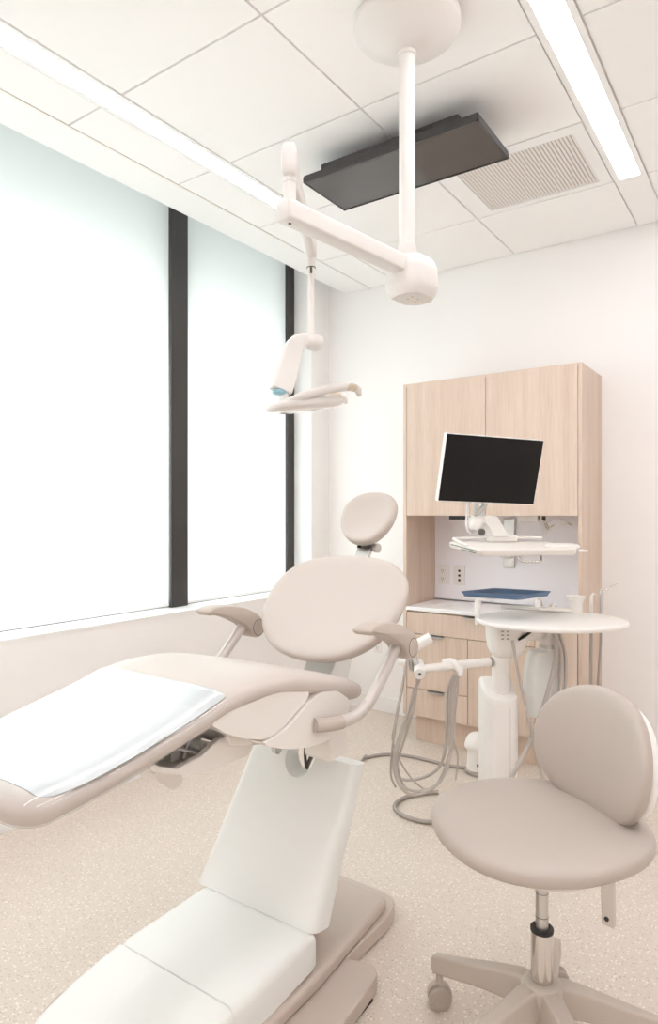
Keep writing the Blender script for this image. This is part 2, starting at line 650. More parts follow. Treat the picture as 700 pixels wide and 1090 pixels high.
def front(name, x0, x1, z0, z1, hx=None):
    d = emit(name, M['wood'], g_box(x0 + g, x1 - g, CY, CY + .02, z0 + g, z1 - g), t, bevel=.001, seg=1)
    if hx is not None:
        emit('handle', M['steel'], [g_box(hx - .05, hx + .05, CY - .022, CY + .004, z1 - g - .001, z1 - g + .0016),
                                    g_box(hx - .05, hx + .05, CY - .022, CY - .0195, z1 - g - .010, z1 - g + .0016)], d)
    return d


front('drawer', dx0, v2, .668, .800, -1.50)
front('drawer', dx0, v1, .333, .668, -1.735)
front('drawer', dx0, v1, .165, .333, -1.735)
front('door', v1, v2, .165, .668, None)
front('door', v2, dx1, .165, .800, None)
ct = emit('countertop', M['counter'], g_box(CX0 + .0225, CX1 - .0205, CY - .004, 3.998, .808, .832), None, bevel=.002)
props(ct, 'thin white worktop lying on the drawers in the cabinet niche', 'worktop')

# outlets on the niche back panel and on the wall


def outlet(x, y, z, w, h, label, holes, name='wall_outlet', face=None):
    o = thing(name, label, 'outlet', (x, y, z))
    pl = emit('cover_plate', M['plate'], g_box(x - w / 2, x + w / 2, y - .006, y - .0002, z - h / 2, z + h / 2), o, bevel=.003)
    if face:
        for fx, fz, fw, fh in face:
            fc = emit('socket', M['white'], g_prism(round_poly([(x + fx - fw, z + fz - fh), (x + fx + fw, z + fz - fh), (x + fx + fw, z + fz + fh), (x + fx - fw, z + fz + fh)], .004), y - .0085, y - .0055, 'y'), o)
            emit('slot', M['slot'], [g_box(x + fx - .008, x + fx - .0055, y - .0092, y - .0083, z + fz - .003, z + fz + .008),
                                     g_box(x + fx + .0055, x + fx + .008, y - .0092, y - .0083, z + fz - .003, z + fz + .008),
                                     g_cyl((x + fx, y - .0092, z + fz - .010), (x + fx, y - .0083, z + fz - .010), .003, n=10)], fc)
    if holes:
        for hx, hz in holes:
            emit('jack', M['slot'], g_cyl((x + hx, y - .0085, z + hz), (x + hx, y - .004, z + hz), .0085, n=14), o)
    return o


outlet(-1.872, 4.000, .998, .082, .128, 'duplex power outlet in the corner of the cabinet niche', None,
       face=[(-.008, .026, .017, .015), (-.008, -.026, .017, .015)])
outlet(-1.765, 4.000, .999, .082, .128, 'niche wall plate with three round dark ports in a column', [(.004, .03), (.004, 0), (.004, -.03)], 'port_plate')
outlet(-2.404, YB, .472, .075, .118, 'duplex power outlet low on the back wall behind the chair armrest', None,
       face=[(0, .025, .017, .015), (0, -.025, .017, .015)])

# under-cabinet bits in the niche
p = thing('power_strip', 'black power strip under the upper cabinet behind the monitor arm', 'power strip', (-1.62, 3.80, 1.389))
emit('housing', M['black'], g_box(-1.70, -1.545, 3.70, 3.74, 1.366, 1.3905), p, bevel=.003)
emit('socket', M['darkgrey'], [g_box(-1.69 + k * .036, -1.668 + k * .036, 3.71, 3.73, 1.3645, 1.3665) for k in range(4)], p)
b = thing('cable_box', 'small white box under the upper cabinet beside tangled cables', 'box', (-1.24, 3.80, 1.36))
emit('housing', M['white'], g_box(-1.30, -1.185, 3.78, 3.83, 1.355, 1.3905), b, bevel=.004)
emit('plug', M['darkgrey'], g_box(-1.184, -1.15, 3.79, 3.82, 1.366, 1.388), b, bevel=.003)
c = thing('cable_bundle', 'tangle of pale cables hanging under the upper cabinet', 'cables', (-1.12, 3.80, 1.389))
loops = []
for k in range(5):
    y = 3.775 + .012 * k
    loops.append(g_tube([(-1.165, y, 1.389), (-1.175 + .008 * k, y, 1.335), (-1.15 + .005 * k, y + .01, 1.285 + .008 * k),
                         (-1.11, y, 1.31 + .006 * k), (-1.075 + .01 * k, y, 1.345), (-1.03 + .004 * k, y + .008, 1.362 - .006 * k), (-1.09, y + .012, 1.372),
                         (-1.15, y + .012, 1.35)], .0036, n=8, k=5))
emit('cable', M['plate'], loops[:3], c)
emit('cable', M['tan'], loops[3:], c)

# small jars standing on the worktop behind the blue tray
for k, (x, h, r, m, lb) in enumerate(((-1.185, .085, .022, 'white', 'small white jar on the worktop behind the blue tray'),
                                      (-1.12, .06, .010, 'tan', 'slim tan bottle on the worktop beside the white jar'),
                                      (-1.092, .058, .010, 'steel', 'slim grey bottle on the worktop, farther from the white jar'))):
    o = thing('jar' if k == 0 else 'bottle', lb, 'jar' if k == 0 else 'bottle', (x, 3.80, .832))
    emit('body', M[m], g_lathe([(r * .9, 0), (r, .004), (r, h * .7), (r * .75, h * .8), (r * .6, h * .82)], 20, (x, 3.80, .832)), o)
    emit('cap', M['white'], g_lathe([(r * .7, 0), (r * .7, h * .16), (r * .6, h * .19)], 20, (x, 3.80, .832 + h * .821)), o)

# ================================================================== CEILING TELEVISION
t = thing('television', 'flat black television hung face down from the ceiling', 'television', (-1.38, 2.53, ZC))
tz = 2.895
tx0, tx1, ty0, ty1 = -1.797, -.968, 2.365, 2.697
emit('housing', M['tvbody'], g_box(tx0, tx1, ty0, ty1, tz + .004, tz + .030), t, bevel=.003)
emit('screen', M['tvscreen'], g_box(tx0 + .006, tx1 - .006, ty0 + .010, ty1 - .006, tz, tz + .0045), t)
emit('bezel', M['tvbody'], [g_box(tx0 - .001, tx1 + .001, ty1 - .006, ty1 + .001, tz - .003, tz + .02), g_box(tx0 - .001, tx1 + .001, ty0 - .001, ty0 + .010, tz - .002, tz + .02),
                            g_box(tx0 - .001, tx0 + .006, ty0, ty1, tz - .002, tz + .02), g_box(tx1 - .006, tx1 + .001, ty0, ty1, tz - .002, tz + .02)], t)
emit('back_cover', M['tvbody'], g_prism(round_poly([(tx0 + .085, ty0 + .012), (tx1 - .085, ty0 + .012), (tx1 - .085, ty1 - .05), (tx0 + .085, ty1 - .05)], .012), tz + .030, tz + .060, 'z'), t, bevel=.003)
emit('vent_slots', M['black'], [g_box(-1.30 + .011 * k, -1.294 + .011 * k, ty0 + .0105, ty0 + .014, tz + .040, tz + .052) for k in range(13)], t, smooth=False)
emit('sensor', M['black'], g_box(-1.520, -1.510, ty0 - .002, ty0 + .002, tz + .006, tz + .014), t)
emit('ceiling_bracket', M['tvbody'], g_box(-1.48, -1.28, 2.52, 2.62, tz + .058, ZC), t, bevel=.002)

# ================================================================== OVERHEAD DENTAL LIGHT
t = thing('dental_light', 'white dental operating light hanging on a jointed ceiling arm', 'dental light', (-1.024, 1.907, ZC))
px, py = -1.024, 1.907
emit('canopy', M['lightwhite'], g_lathe([(.160, ZC - .0005), (.1735, ZC - .012), (.1735, ZC - .035), (.168, ZC - .044), (.150, ZC - .058),
                                    (.110, ZC - .083), (.075, ZC - .103), (.045, ZC - .112), (.030, ZC - .115)], 64, (px, py, 0)), t, sharp=60)
po = emit('pole', M['lightwhite'], g_cyl((px, py, ZC - .112), (px, py, 2.17), .0262, n=36), t)
emit('collar', M['lightwhite'], g_lathe([(.0262, 0), (.031, .003), (.031, .014), (.0262, .018)], 36, (px, py, ZC - .128)), po)
emit('collar', M['lightwhite'], g_lathe([(.0262, .07), (.030, .066), (.030, 0), (.0262, -.005)], 36, (px, py, 2.21)), po)
# hub block at the foot of the pole
adir = Vector((-1.098 - px, 1.364 - py, 0)).normalized()            # along the arm, away from the pole
aside = Vector((-adir.y, adir.x, 0))


def arm_pt(s, w, z):
    q = Vector((px, py, 0)) + adir * s + aside * w
    return (q.x, q.y, z)


hub_top = round_poly([(-.118, -.030), (-.075, -.072), (.030, -.066), (.048, -.02), (.048, .035), (.020, .066), (-.075, .070), (-.118, .030)], .010, 3)
rings = []
for z, k in ((2.240, .74), (2.232, .84), (2.205, .99), (2.196, 1.0), (2.150, 1.02), (2.140, 1.0), (2.118, .90), (2.110, .80)):
    rings.append([arm_pt(-.030 + (a + .030) * k, b * k, z) for a, b in hub_top])
hb = emit('hub', M['lightwhite'], g_loft(rings), t, sharp=30)
for a, b in ((-.06, -.01), (-.045, .012), (-.02, -.012), (-.012, .012)):
    emit('screw', M['tan'], g_lathe([(.004, 0), (.004, .0025)], 10, arm_pt(a, b, 2.1085)), hb)
# first arm
ta = emit('track_arm', M['lightwhite'], g_loft([[arm_pt(s, w, z) for w, z in round_poly([(-.027, 2.178), (.027, 2.178), (.027, 2.232), (-.027, 2.232)], .010)] for s in (.03, .545)]), t, bevel=.004)
emit('end_cap', M['lightwhite'], g_loft([[arm_pt(.545 + ds, w * k, 2.205 + (z - 2.205) * k) for w, z in round_poly([(-.0278, 2.1775), (.0278, 2.1775), (.0278, 2.2335), (-.0278, 2.2335)], .011)]
                                    for ds, k in ((-.03, 1), (.0, 1), (.008, .97), (.012, .88))]), ta, sharp=60)
emit('screw', M['darkgrey'], g_lathe([(.0045, 0), (.0045, .003)], 12, arm_pt(.53, .0, 2.1755)), ta)
emit('joint_strip', M['darkgrey'], g_loft([[arm_pt(s, w, z) for w, z in ((-.020, 2.1755), (.020, 2.1755), (.020, 2.1775), (-.020, 2.1775))] for s in (.040, .046)]), ta)
ax, ay = arm_pt(.530, 0, 0)[:2]
# knuckle above the arm end, spring arm, drop tube
kn = emit('knuckle_post', M['lightwhite'], g_cyl((ax, ay, 2.22), (ax, ay, 2.305), .0165, n=28), t)
emit('joint_ring', M['steel'], g_lathe([(.0172, 0), (.0172, .003)], 28, (ax, ay, 2.284)), kn)
ex, ey, ez = -1.370, 1.848, 2.318
dv = Vector((ex - ax, ey - ay, 0)).normalized()
sv = Vector((-dv.y, dv.x, 0))
A0 = Vector((ax, ay, 2.338))
E0 = Vector((ex, ey, ez))


def bar_ring(c, w, h, up=Vector((0, 0, 1))):
    return [c + sv * a + up * b for a, b in round_poly([(-w, -h), (w, -h), (w, h), (-w, h)], min(w, h) * .75)]


rings = []
for s, w, h, dz in ((-.030, .010, .020, .0), (-.027, .0165, .036, 0), (-.020, .0195, .043, 0), (.0, .0205, .045, 0), (.045, .0205, .043, -.002), (.075, .0185, .034, -.004)):
    rings.append(bar_ring(A0 + dv * s + Vector((0, 0, dz + .004)), w, h))
emit('knuckle', M['lightwhite'], g_loft(rings), t, sharp=60)
rings = []
Lr = (E0 - A0).length
for s, w, h in ((.03, .0155, .030), (.25, .0165, .030), (Lr - .09, .020, .030), (Lr - .02, .0215, .026), (Lr + .012, .019, .022), (Lr + .02, .010, .012)):
    c = A0 + (E0 - A0) * (s / Lr)
    rings.append(bar_ring(c, w, h))
emit('spring_arm', M['lightwhite'], g_loft(rings), t, sharp=60)
dt = emit('drop_tube', M['lightwhite'], g_tube([(ex, ey, 2.325), (ex, ey, 2.262), (ex, ey, 2.255), (ex, ey, 2.05), (ex, ey, 2.045), (ex, ey, 1.995)],
                                         [.0155, .0150, .0118, .0118, .0150, .0165], n=26, k=1), t)
emit('joint_ring', M['darkgrey'], [g_lathe([(.0158, 0), (.0158, .003)], 24, (ex, ey, 2.259)),
                                 xf(g_box(-.004, .004, -.0165, -.010, -.022, 0), (ex, ey, 2.259), (0, 0, R(35)))], dt)
# yoke: knuckle under the drop tube, then a broad arm reaching down towards the lamp head
fw = Vector((-SN, CS, 0))
rt = Vector((CS, SN, 0))


def HP(a, d, z):
    """point near the lamp: a to the side, d in depth from the drop tube"""
    q = Vector((ex, ey, 0)) + rt * a + fw * d
    return Vector((q.x, q.y, z))


ypts = [HP(.030, .015, 2.006), HP(.005, .010, 2.007), HP(-.025, .003, 2.006), HP(-.050, -.005, 1.994), HP(-.066, -.014, 1.965), HP(-.078, -.026, 1.920), HP(-.092, -.040, 1.866), HP(-.104, -.052, 1.818)]
ysz = [(.018, .020), (.022, .022), (.024, .023), (.029, .025), (.033, .026), (.036, .026), (.039, .027), (.037, .026)]
yp = cat_rom(ypts, 4)
yw, yh = lerp_list([a for a, b in ysz], len(yp)), lerp_list([b for a, b in ysz], len(yp))
rings = []
dep = (fw * .93 - rt * .36).normalized()
for i, p_ in enumerate(yp):
    tg = (yp[min(i + 1, len(yp) - 1)] - yp[max(i - 1, 0)]).normalized()
    sd = tg.cross(dep).normalized()
    dd = sd.cross(tg).normalized()
    rings.append([p_ + sd * a + dd * b for a, b in round_poly([(-yw[i], -yh[i]), (yw[i], -yh[i]), (yw[i], yh[i]), (-yw[i], yh[i])], .011, 4)])
emit('yoke', M['lightwhite'], g_loft(rings), t, bevel=.004)
emit('yoke_knob', M['lightwhite'], g_lathe([(.012, -.030), (.026, -.024), (.034, -.006), (.035, .008), (.030, .016), (.018, .020)], 28, HP(.010, .012, 2.004)), t, sharp=60)
emit('pivot_cap', M['bluecap'], g_lathe([(.010, -.008), (.022, -.006), (.0265, 0), (.024, .010)], 26, HP(-.107, -.055, 1.813)), t, sharp=60)
# lamp head: a shallow dish facing down, with a bow handle at each side
hc = HP(-.020, .0, 1.782)
hx = (rt * .86 + fw * .50).normalized()
hyv = Vector((0, 0, 1)).cross(hx)
tilt = R(9)
hX = hx * math.cos(tilt) + Vector((0, 0, 1)) * math.sin(tilt)
hZ = Vector((0, 0, 1)) * math.cos(tilt) - hx * math.sin(tilt)
HM = Matrix((hX, hyv, hZ)).transposed().to_4x4()
HM.translation = hc
ol = super_outline(.150, .085, 2.3, 56, lambda x, y: (x, y * (1 - .25 * x / .15)))
head = emit('lamp_head', M['lightwhite'], xf(g_pillow(ol, .040, e=.62, rows=14, crown=.008), mtx=HM), t, sub=1)
emit('lens', M['lens'], xf(g_pillow([(x * .78 - .006, y * .72) for x, y in ol], .012, e=.6, rows=8), mtx=HM @ Matrix.Translation((0, 0, -.018))), head, sub=1)
emit('lamp_bracket', M['cream'], xf(g_box(-.030, -.012, -.022, .022, .014, .044), mtx=HM @ Matrix.Translation((-.06, 0, 0))), head, bevel=.004)
for s, zz in ((-1, .012), (1, .0)):
    pts = [(-.10, s * .060, zz), (-.04, s * .086, zz + .012), (.03, s * .082, zz + .022), (.10, s * .066, zz + .030), (.160, s * .056, zz + .030), (.190, s * .050, zz + .022), (.196, s * .049, zz + .006)]
    hd = emit('handle', M['lightwhite'], xf(g_tube(pts, [.010, .017, .019, .017, .016, .015, .011], n=18, k=6, flat=.85, roundcap=True), mtx=HM), t)
    emit('handle_grip', M['tan'], xf(g_tube([(.135, s * .060, zz + .0305), (.160, s * .056, zz + .0305), (.178, s * .0525, zz + .027)], .0170, n=18, k=5, flat=.8), mtx=HM), hd)

# ================================================================== DENTAL CHAIR
CXc = -1.32
t = thing('dental_chair', 'reclined taupe dental patient chair on a white lift column', 'dental chair', (CXc, 1.45, 0))

# --- one-piece seat and leg rest: (y, z of the top surface, half width)
seat_path = [(1.692, .901, .253), (1.65, .916, .256), (1.58, .937, .257), (1.46, .967, .255), (1.36, .992, .255), (1.25, 1.000, .255),
             (1.15, .995, .253), (1.05, .970, .250), (.95, .948, .245), (.85, .927, .240), (.76, .909, .232), (.70, .897, .220)]


def loft_cushion(path, th, e=4.5, n=48, end0=.030, end1=.055, dish=.010, x0=CXc, endw=.10):
    P = cat_rom([(0, y, z - th / 2) for y, z, w in path], 4)
    W = []
    for i in range(len(path) - 1):
        for j in range(4):
            a = path[i][2] + (path[i + 1][2] - path[i][2]) * j / 4
            W.append(a)
    W.append(path[-1][2])
    fr = []
    for i in range(len(P)):
        d = (P[min(i + 1, len(P) - 1)] - P[max(i - 1, 0)]).normalized()
        fr.append(d)
    st = []
    for a in (88, 70, 50, 30, 12):
        st.append((P[0] - fr[0] * end0 * math.sin(R(a)), fr[0], W[0] - end0 * (1 - math.cos(R(a))) * 1.2, th * math.cos(R(a)) ** .55))
    for i in range(len(P)):
        st.append((P[i], fr[i], W[i], th))
    for a in (12, 28, 44, 60, 75, 88):
        st.append((P[-1] + fr[-1] * end1 * math.sin(R(a)), fr[-1], W[-1] - endw * (1 - math.cos(R(a))), th * max(.05, math.cos(R(a)) ** .55)))
    rings = []
    for c, d, w, h in st:
        nrm = Vector((0, d.z, -d.y))
        if nrm.z < 0: nrm = -nrm
        ring = []
        for j in range(n):
            a = 2 * PI * j / n
            x = w * spow(math.cos(a), 2 / e)
            q = h / 2 * spow(math.sin(a), 2 / (e * .62))
            if q > 0: q -= dish * (1 - min(1, abs(x) / w) ** 2)
            v = c + nrm * q
            ring.append((x0 + x, v.y, v.z))
        rings.append(ring)
    return g_loft(rings)


seat = emit('seat', M['uph'], loft_cushion(seat_path, .082, e=4.0, end0=.026), t, sub=1)

# --- backrest and headrest
bz = R(47)
BM = Matrix.Translation((CXc + .004, 1.898, 1.080)) @ Matrix.Rotation(bz, 4, 'X')     # local y runs up the recline, z out of the front
def bfn(x, y):
    k = 1 + .05 * (y / .21) - .04 * (y / .21) ** 2
    return x * k, y - .014 * (1 - (x / .28) ** 2) * (1 if y > 0 else -.3) * abs(y / .21)
ol = super_outline(.284, .232, 2.35, 64, bfn)
emit('backrest', M['uph'], xf(g_pillow(ol, .062, dish=.028, e=.52, rows=16, bulge=lambda x, y: .10 * x * x), mtx=BM), t, sub=1)
emit('backrest_shell', M['cover'], xf(g_pillow([(x * .86, y * .86) for x, y in ol], .05, e=.5, rows=12), mtx=BM @ Matrix.Translation((0, 0, -.042))), t, sub=1)
emit('backrest_support', M['cover'], g_prism(round_poly([(1.62, .80), (1.90, .78), (1.98, .98), (2.02, 1.06), (1.97, 1.07), (1.86, .95), (1.82, .86), (1.62, .85)], .03), CXc - .06, CXc + .06, 'x'), t, bevel=.006)
hm = R(58)
HMx = Matrix.Translation((CXc, 2.150, 1.382)) @ Matrix.Rotation(hm, 4, 'X')
def hfn(x, y):
    return x * (1 + .10 * y / .11), y
emit('headrest', M['uph'], xf(g_pillow(super_outline(.116, .114, 2.2, 56, hfn), .062, dish=.030, e=.55, rows=14, bulge=lambda x, y: .5 * x * x), mtx=HMx), t, sub=1)
gb = emit('headrest_bar', M['steel'], xf(g_box(-.030, .030, -.20, .06, -.045, -.030), mtx=HMx), t, bevel=.002)
emit('release_button', M['black'], xf(g_box(-.031, -.016, -.112, -.090, -.031, -.028), mtx=HMx), gb)
emit('headrest_knob', M['tube'], xf(g_lathe([(.014, -.010), (.018, -.006), (.018, .010), (.014, .014)], 26, (.040, -.100, -.050), (0, R(90), 0)), mtx=HMx), t)

# --- armrests: sculpted pad, round cap and bent tube on both sides
pad_top = [(1.588, 1.064), (1.598, 1.075), (1.640, 1.081), (1.70, 1.077), (1.76, 1.064), (1.81, 1.046), (1.850, 1.023), (1.874, .996), (1.880, .970), (1.867, .951), (1.845, .943), (1.822, .948), (1.806, .962), (1.795, .981),
           (1.775, .998), (1.74, 1.015), (1.69, 1.036), (1.63, 1.051), (1.599, 1.054)]
for side in (1, -1):
    xa = CXc + side * .320
    pp = [Vector((0, a, b)) for a, b in pad_top]
    pp = cat_rom([pp[-1]] + pp + [pp[0], pp[1]], 4)[4:-8]
    pr = []
    for dx, q in ((-.034, .0055), (-.0325, .0032), (-.029, .0014), (-.023, .0), (.023, .0), (.029, .0014), (.0325, .0032), (.034, .0055)):
        ring = []
        for i, p_ in enumerate(pp):
            tg = (pp[(i + 1) % len(pp)] - pp[i - 1]).normalized()
            ring.append((xa + dx, p_.y + tg.z * q, p_.z - tg.y * q))
        pr.append(ring)
    pad = emit('armrest_pad', M['arm'], g_loft(pr), t, sharp=60)
    emit('armrest_cap', M['arm'], g_lathe([(.024, -.0365), (.0278, -.0355), (.0288, -.033), (.0288, .033), (.0278, .0355), (.024, .0365)], 30, (xa, 1.841, .981), (0, R(90), 0)), pad, sharp=60)
    for dd in (-.0347, .0337):
        emit('cap_groove', M['darkgrey'], g_lathe([(.0302, 0), (.0302, .0010)], 30, (xa + dd, 1.841, .981), (0, R(90), 0)), pad)
    tb = emit('armrest_tube', M['tube'], g_tube([(xa, 1.795, 1.000), (xa, 1.780, .982), (xa, 1.714, .922), (xa, 1.640, .862), (xa - side * .004, 1.592, .835), (xa - side * .014, 1.540, .823), (xa - side * .030, 1.490, .822), (xa - side * .055, 1.440, .826)],
                                               .0175, n=22, k=6), t, sharp=60)
    emit('tube_boot', M['arm'], g_tube([(xa - side * .020, 1.518, .8215), (xa - side * .030, 1.490, .822), (xa - side * .055, 1.440, .826)], .0192, n=22, k=5), tb, sharp=60)

# --- seat frame: two overlapping curved side shells and the pan between them
for side in (1, -1):
    xo = CXc + side * .246
    xi = CXc + side * .200
    up = [(1.065, .922), (1.10, .935), (1.16, .940), (1.30, .945), (1.44, .915), (1.425, .893), (1.385, .876), (1.33, .850), (1.29, .838), (1.245, .838), (1.17, .862), (1.11, .893)]
    sh = emit('front_side_shell', M['cream'], g_prism(round_poly(up, .012), xi, xo + side * .003, 'x'), t, bevel=.006)
    lo = [(1.238, .834), (1.29, .836), (1.335, .848), (1.39, .873), (1.43, .892), (1.48, .905), (1.56, .892), (1.62, .855), (1.625, .815), (1.585, .778), (1.50, .762), (1.42, .770), (1.32, .795), (1.255, .820)]
    emit('rear_side_shell', M['cream'], g_prism(round_poly(lo, .014), xi, xo + side * .012, 'x'), t, bevel=.008)
emit('seat_pan', M['cream'], g_prism(round_poly([(1.18, .83), (1.30, .80), (1.50, .768), (1.57, .79), (1.60, .83), (1.55, .87), (1.45, .90), (1.30, .935), (1.15, .925)], .01), CXc - .20, CXc + .20, 'x'), t, bevel=.004)
# --- leg-rest actuator tray under the cushion
tray_low = [(.93, .862), (.955, .838), (.99, .822), (1.06, .795), (1.13, .785), (1.205, .784), (1.26, .782)]
tray_rim = [(1.28, .83), (1.205, .856), (1.15, .853), (1.095, .832), (1.02, .824), (.97, .846), (.945, .862)]
for x0 in (CXc + .170, CXc - .190):
    emit('tray_side', M['cream'], g_prism(tray_low + tray_rim, x0, x0 + .02, 'x'), t, bevel=.004)
emit('leg_rest_tray', M['cream'], g_prism(tray_low + [(y, z + .008) for y, z in tray_low[::-1]], CXc - .172, CXc + .172, 'x'), t)
mech = emit('leg_rest_mechanism', M['cover'], [g_box(CXc - .15, CXc - .06, .96, 1.24, .800, .88), g_box(CXc + .075, CXc + .10, 1.08, 1.11, .80, .92), g_box(CXc + .02, CXc + .06, 1.14, 1.22, .80, .90),
                                                   g_cyl((CXc - .1, 1.14, .83), (CXc + .15, 1.14, .83), .012)], t, bevel=.002)
emit('cable', M['plate'], [g_tube([(CXc + .12, 1.10, .81), (CXc + .13, 1.11, .85), (CXc + .12, 1.16, .89), (CXc + .14, 1.21, .86), (CXc + .13, 1.22, .80)], .004, n=8),
                           g_tube([(CXc + .05, 1.02, .82), (CXc + .10, 1.05, .845), (CXc + .14, 1.10, .83), (CXc + .15, 1.16, .80)], .003, n=8)], mech)
emit('bolt', M['copper'], g_cyl((CXc + .186, 1.225, .828), (CXc + .194, 1.225, .828), .009, n=14), t)
emit('bracket', M['cream'], g_prism(round_poly([(1.02, .80), (1.10, .79), (1.11, .745), (1.08, .735), (1.03, .772)], .01), CXc + .05, CXc + .11, 'x'), t, bevel=.004)

# --- lift column cover, hinged back towards the head, with a cable notch in its top edge
def col_pt(x, s):
    """s 0 at the foot .. 1 at the top"""
    return 1.500 + .215 * s, .205 + .415 * s
def col_sec(q):
    y, z = col_pt(0, q)
    xl = -1.575 + .055 * q
    xr = -1.102
    sec = round_poly([(xl, y + .085 - .02 * q), (xl, y), (xr, y), (xr, y + .085 - .02 * q)], [.02, .026, .036, .02], 6)
    return [(a, b, z + (.46 * (b - y) * -.35)) for a, b in sec]


def carve(name, base, cutter):
    """cut one solid out of another and hand back plain (verts, faces)"""
    o1 = emit(name, M['cover'], base, None, smooth=False)
    o2 = emit(name, M['cover'], cutter, None, smooth=False)
    md = o1.modifiers.new('cut', 'BOOLEAN')
    md.operation = 'DIFFERENCE'
    md.object = o2
    md.solver = 'EXACT'
    dg = bpy.context.evaluated_depsgraph_get()
    me = bpy.data.meshes.new_from_object(o1.evaluated_get(dg))
    out = ([v.co.copy() for v in me.vertices], [list(p.vertices) for p in me.polygons])
    bpy.data.objects.remove(o1)
    bpy.data.objects.remove(o2)
    return out


nv = [(-1.372, .665), (-1.370, .620)] + [(-1.312 + .058 * math.cos(PI + PI * k / 12), .612 + .064 * math.sin(PI + PI * k / 12)) for k in range(1, 12)] + [(-1.252, .620), (-1.238, .630), (-1.238, .665)]
notch = g_prism(nv, 1.60, 1.95, 'y')
col = carve('lift_column_cover', g_loft([col_sec(k / 8) for k in range(9)]), notch)
emit('lift_column_cover', M['cover'], col, t, sharp=45)
emit('lift_arm', M['taupe'], g_prism([(1.62, .12), (1.72, .12), (1.79, .42), (1.79, .47), (1.72, .47), (1.69, .40)], CXc - .15, CXc + .08, 'x'), t, bevel=.006)
for x0 in (-1.215, -1.50):
    emit('tilt_bracket', M['cream'], g_box(x0, x0 + .10, 1.60, 1.70, .66, .775), t, bevel=.012)
emit('pivot', M['steel'], [g_cyl((-1.44, 1.67, .690), (-1.16, 1.67, .690), .020), g_cyl((-1.345, 1.62, .655), (-1.330, 1.62, .655), .018)], t)
emit('cable', M['darkgrey'], [g_tube([(-1.35, 1.80, .50), (-1.345, 1.78, .58), (-1.315, 1.74, .64), (-1.31, 1.70, .74)], .0055, n=10),
                            g_tube([(-1.37, 1.80, .50), (-1.335, 1.79, .56), (-1.295, 1.76, .62), (-1.285, 1.72, .70), (-1.30, 1.66, .77)], .0075, n=10)], t)

# --- the two white base covers on the floor plate
def cover_loft(y0, y1, z0, z1, zb0, zb1, w=.222, xs=CXc - .005, rr=.028, n=6):
    rings = []
    ny = 12
    for i in range(ny + 1):
        q = i / ny
        y = y0 + (y1 - y0) * q
        z = z0 + (z1 - z0) * q
        zb = zb0 + (zb1 - zb0) * q
        sh = 0
        if i == 0 or i == ny: sh = .006
        pts = round_poly([(-w + sh, zb), (w - sh, zb), (w - sh, z - sh), (-w + sh, z - sh)], [0, 0, rr, rr], n)
        rings.append([(xs + a, y, b) for a, b in pts])
    return g_loft(rings)
cv = emit('base_cover', M['cover'], cover_loft(1.178, 1.520, .200, .206, .085, .110), t, bevel=.004)
emit('cover_latch', M['darkgrey'], g_box(-1.1005, -1.0965, 1.258, 1.266, .088, .105), cv)
rings = []
for y, z in ((1.172, .198), (1.12, .192), (1.04, .178), (.96, .157), (.89, .130), (.84, .100), (.81, .070), (.795, .036), (.79, .008)):
    pts = round_poly([(-.222, .004), (.222, .004), (.222, z), (-.222, z)], [0, 0, .028, .028], 6)
    kk = 1 - .10 * max(0, (1.0 - y) / .2) ** 2
    rings.append([(CXc - .005 + a * kk, y, b) for a, b in pts])
emit('base_cover', M['cover'], g_loft(rings), t, bevel=.004)
# --- stepped taupe floor plate
bp_ = [(-1.65, 1.00), (-1.02, 1.00), (-.965, 1.06), (-.965, 1.44), (-.985, 1.66), (-1.02, 1.69), (-1.100, 1.665), (-1.100, 1.94), (-1.13, 2.02), (-1.20, 2.035), (-1.44, 2.035), (-1.51, 2.02), (-1.545, 1.94), (-1.545, 1.665), (-1.62, 1.69), (-1.66, 1.66), (-1.68, 1.44), (-1.68, 1.06)]
bo = round_poly(bp_, [.05, .05, .06, .05, .05, .03, .015, .08, .05, .03, .03, .05, .08, .015, .03, .05, .05, .06], 5)
emit('base_plate', M['taupe'], g_prism(bo, .005, .055, 'z'), t, bevel=.018, seg=4)
for x0, y0, y1 in ((-1.01, 1.30, 1.62), (-1.145, 1.72, 1.90), (-1.65, 1.30, 1.62), (-1.52, 1.72, 1.90)):
    emit('base_foot', M['black'], g_box(x0, x0 + .03, y0, y1, 0, .007), t)
emit('base_rail', M['taupe'], g_prism(round_poly([(-1.53, 1.05), (-1.085, 1.05), (-1.085, 1.50), (-1.12, 1.95), (-1.50, 1.95), (-1.53, 1.50)], .02), .055, .098, 'z'), t, bevel=.014, seg=3)

# --- clear plastic cover slipped over the toe of the leg rest, with a white reflection painted in
pc = thing('toe_cover', 'glossy clear plastic cover with painted white reflection on the chair toe end', 'cover', (CXc, .90, .90))
sleeve_path = [(y, z + .003, w + .004) for y, z, w in [(1.125, .991, .2525)] + seat_path[7:]]
rings_src = loft_cushion(sleeve_path, .088, e=4.0, end0=.002, end1=.058)
emit('plastic_sleeve', M['film'], rings_src, pc, sub=1)
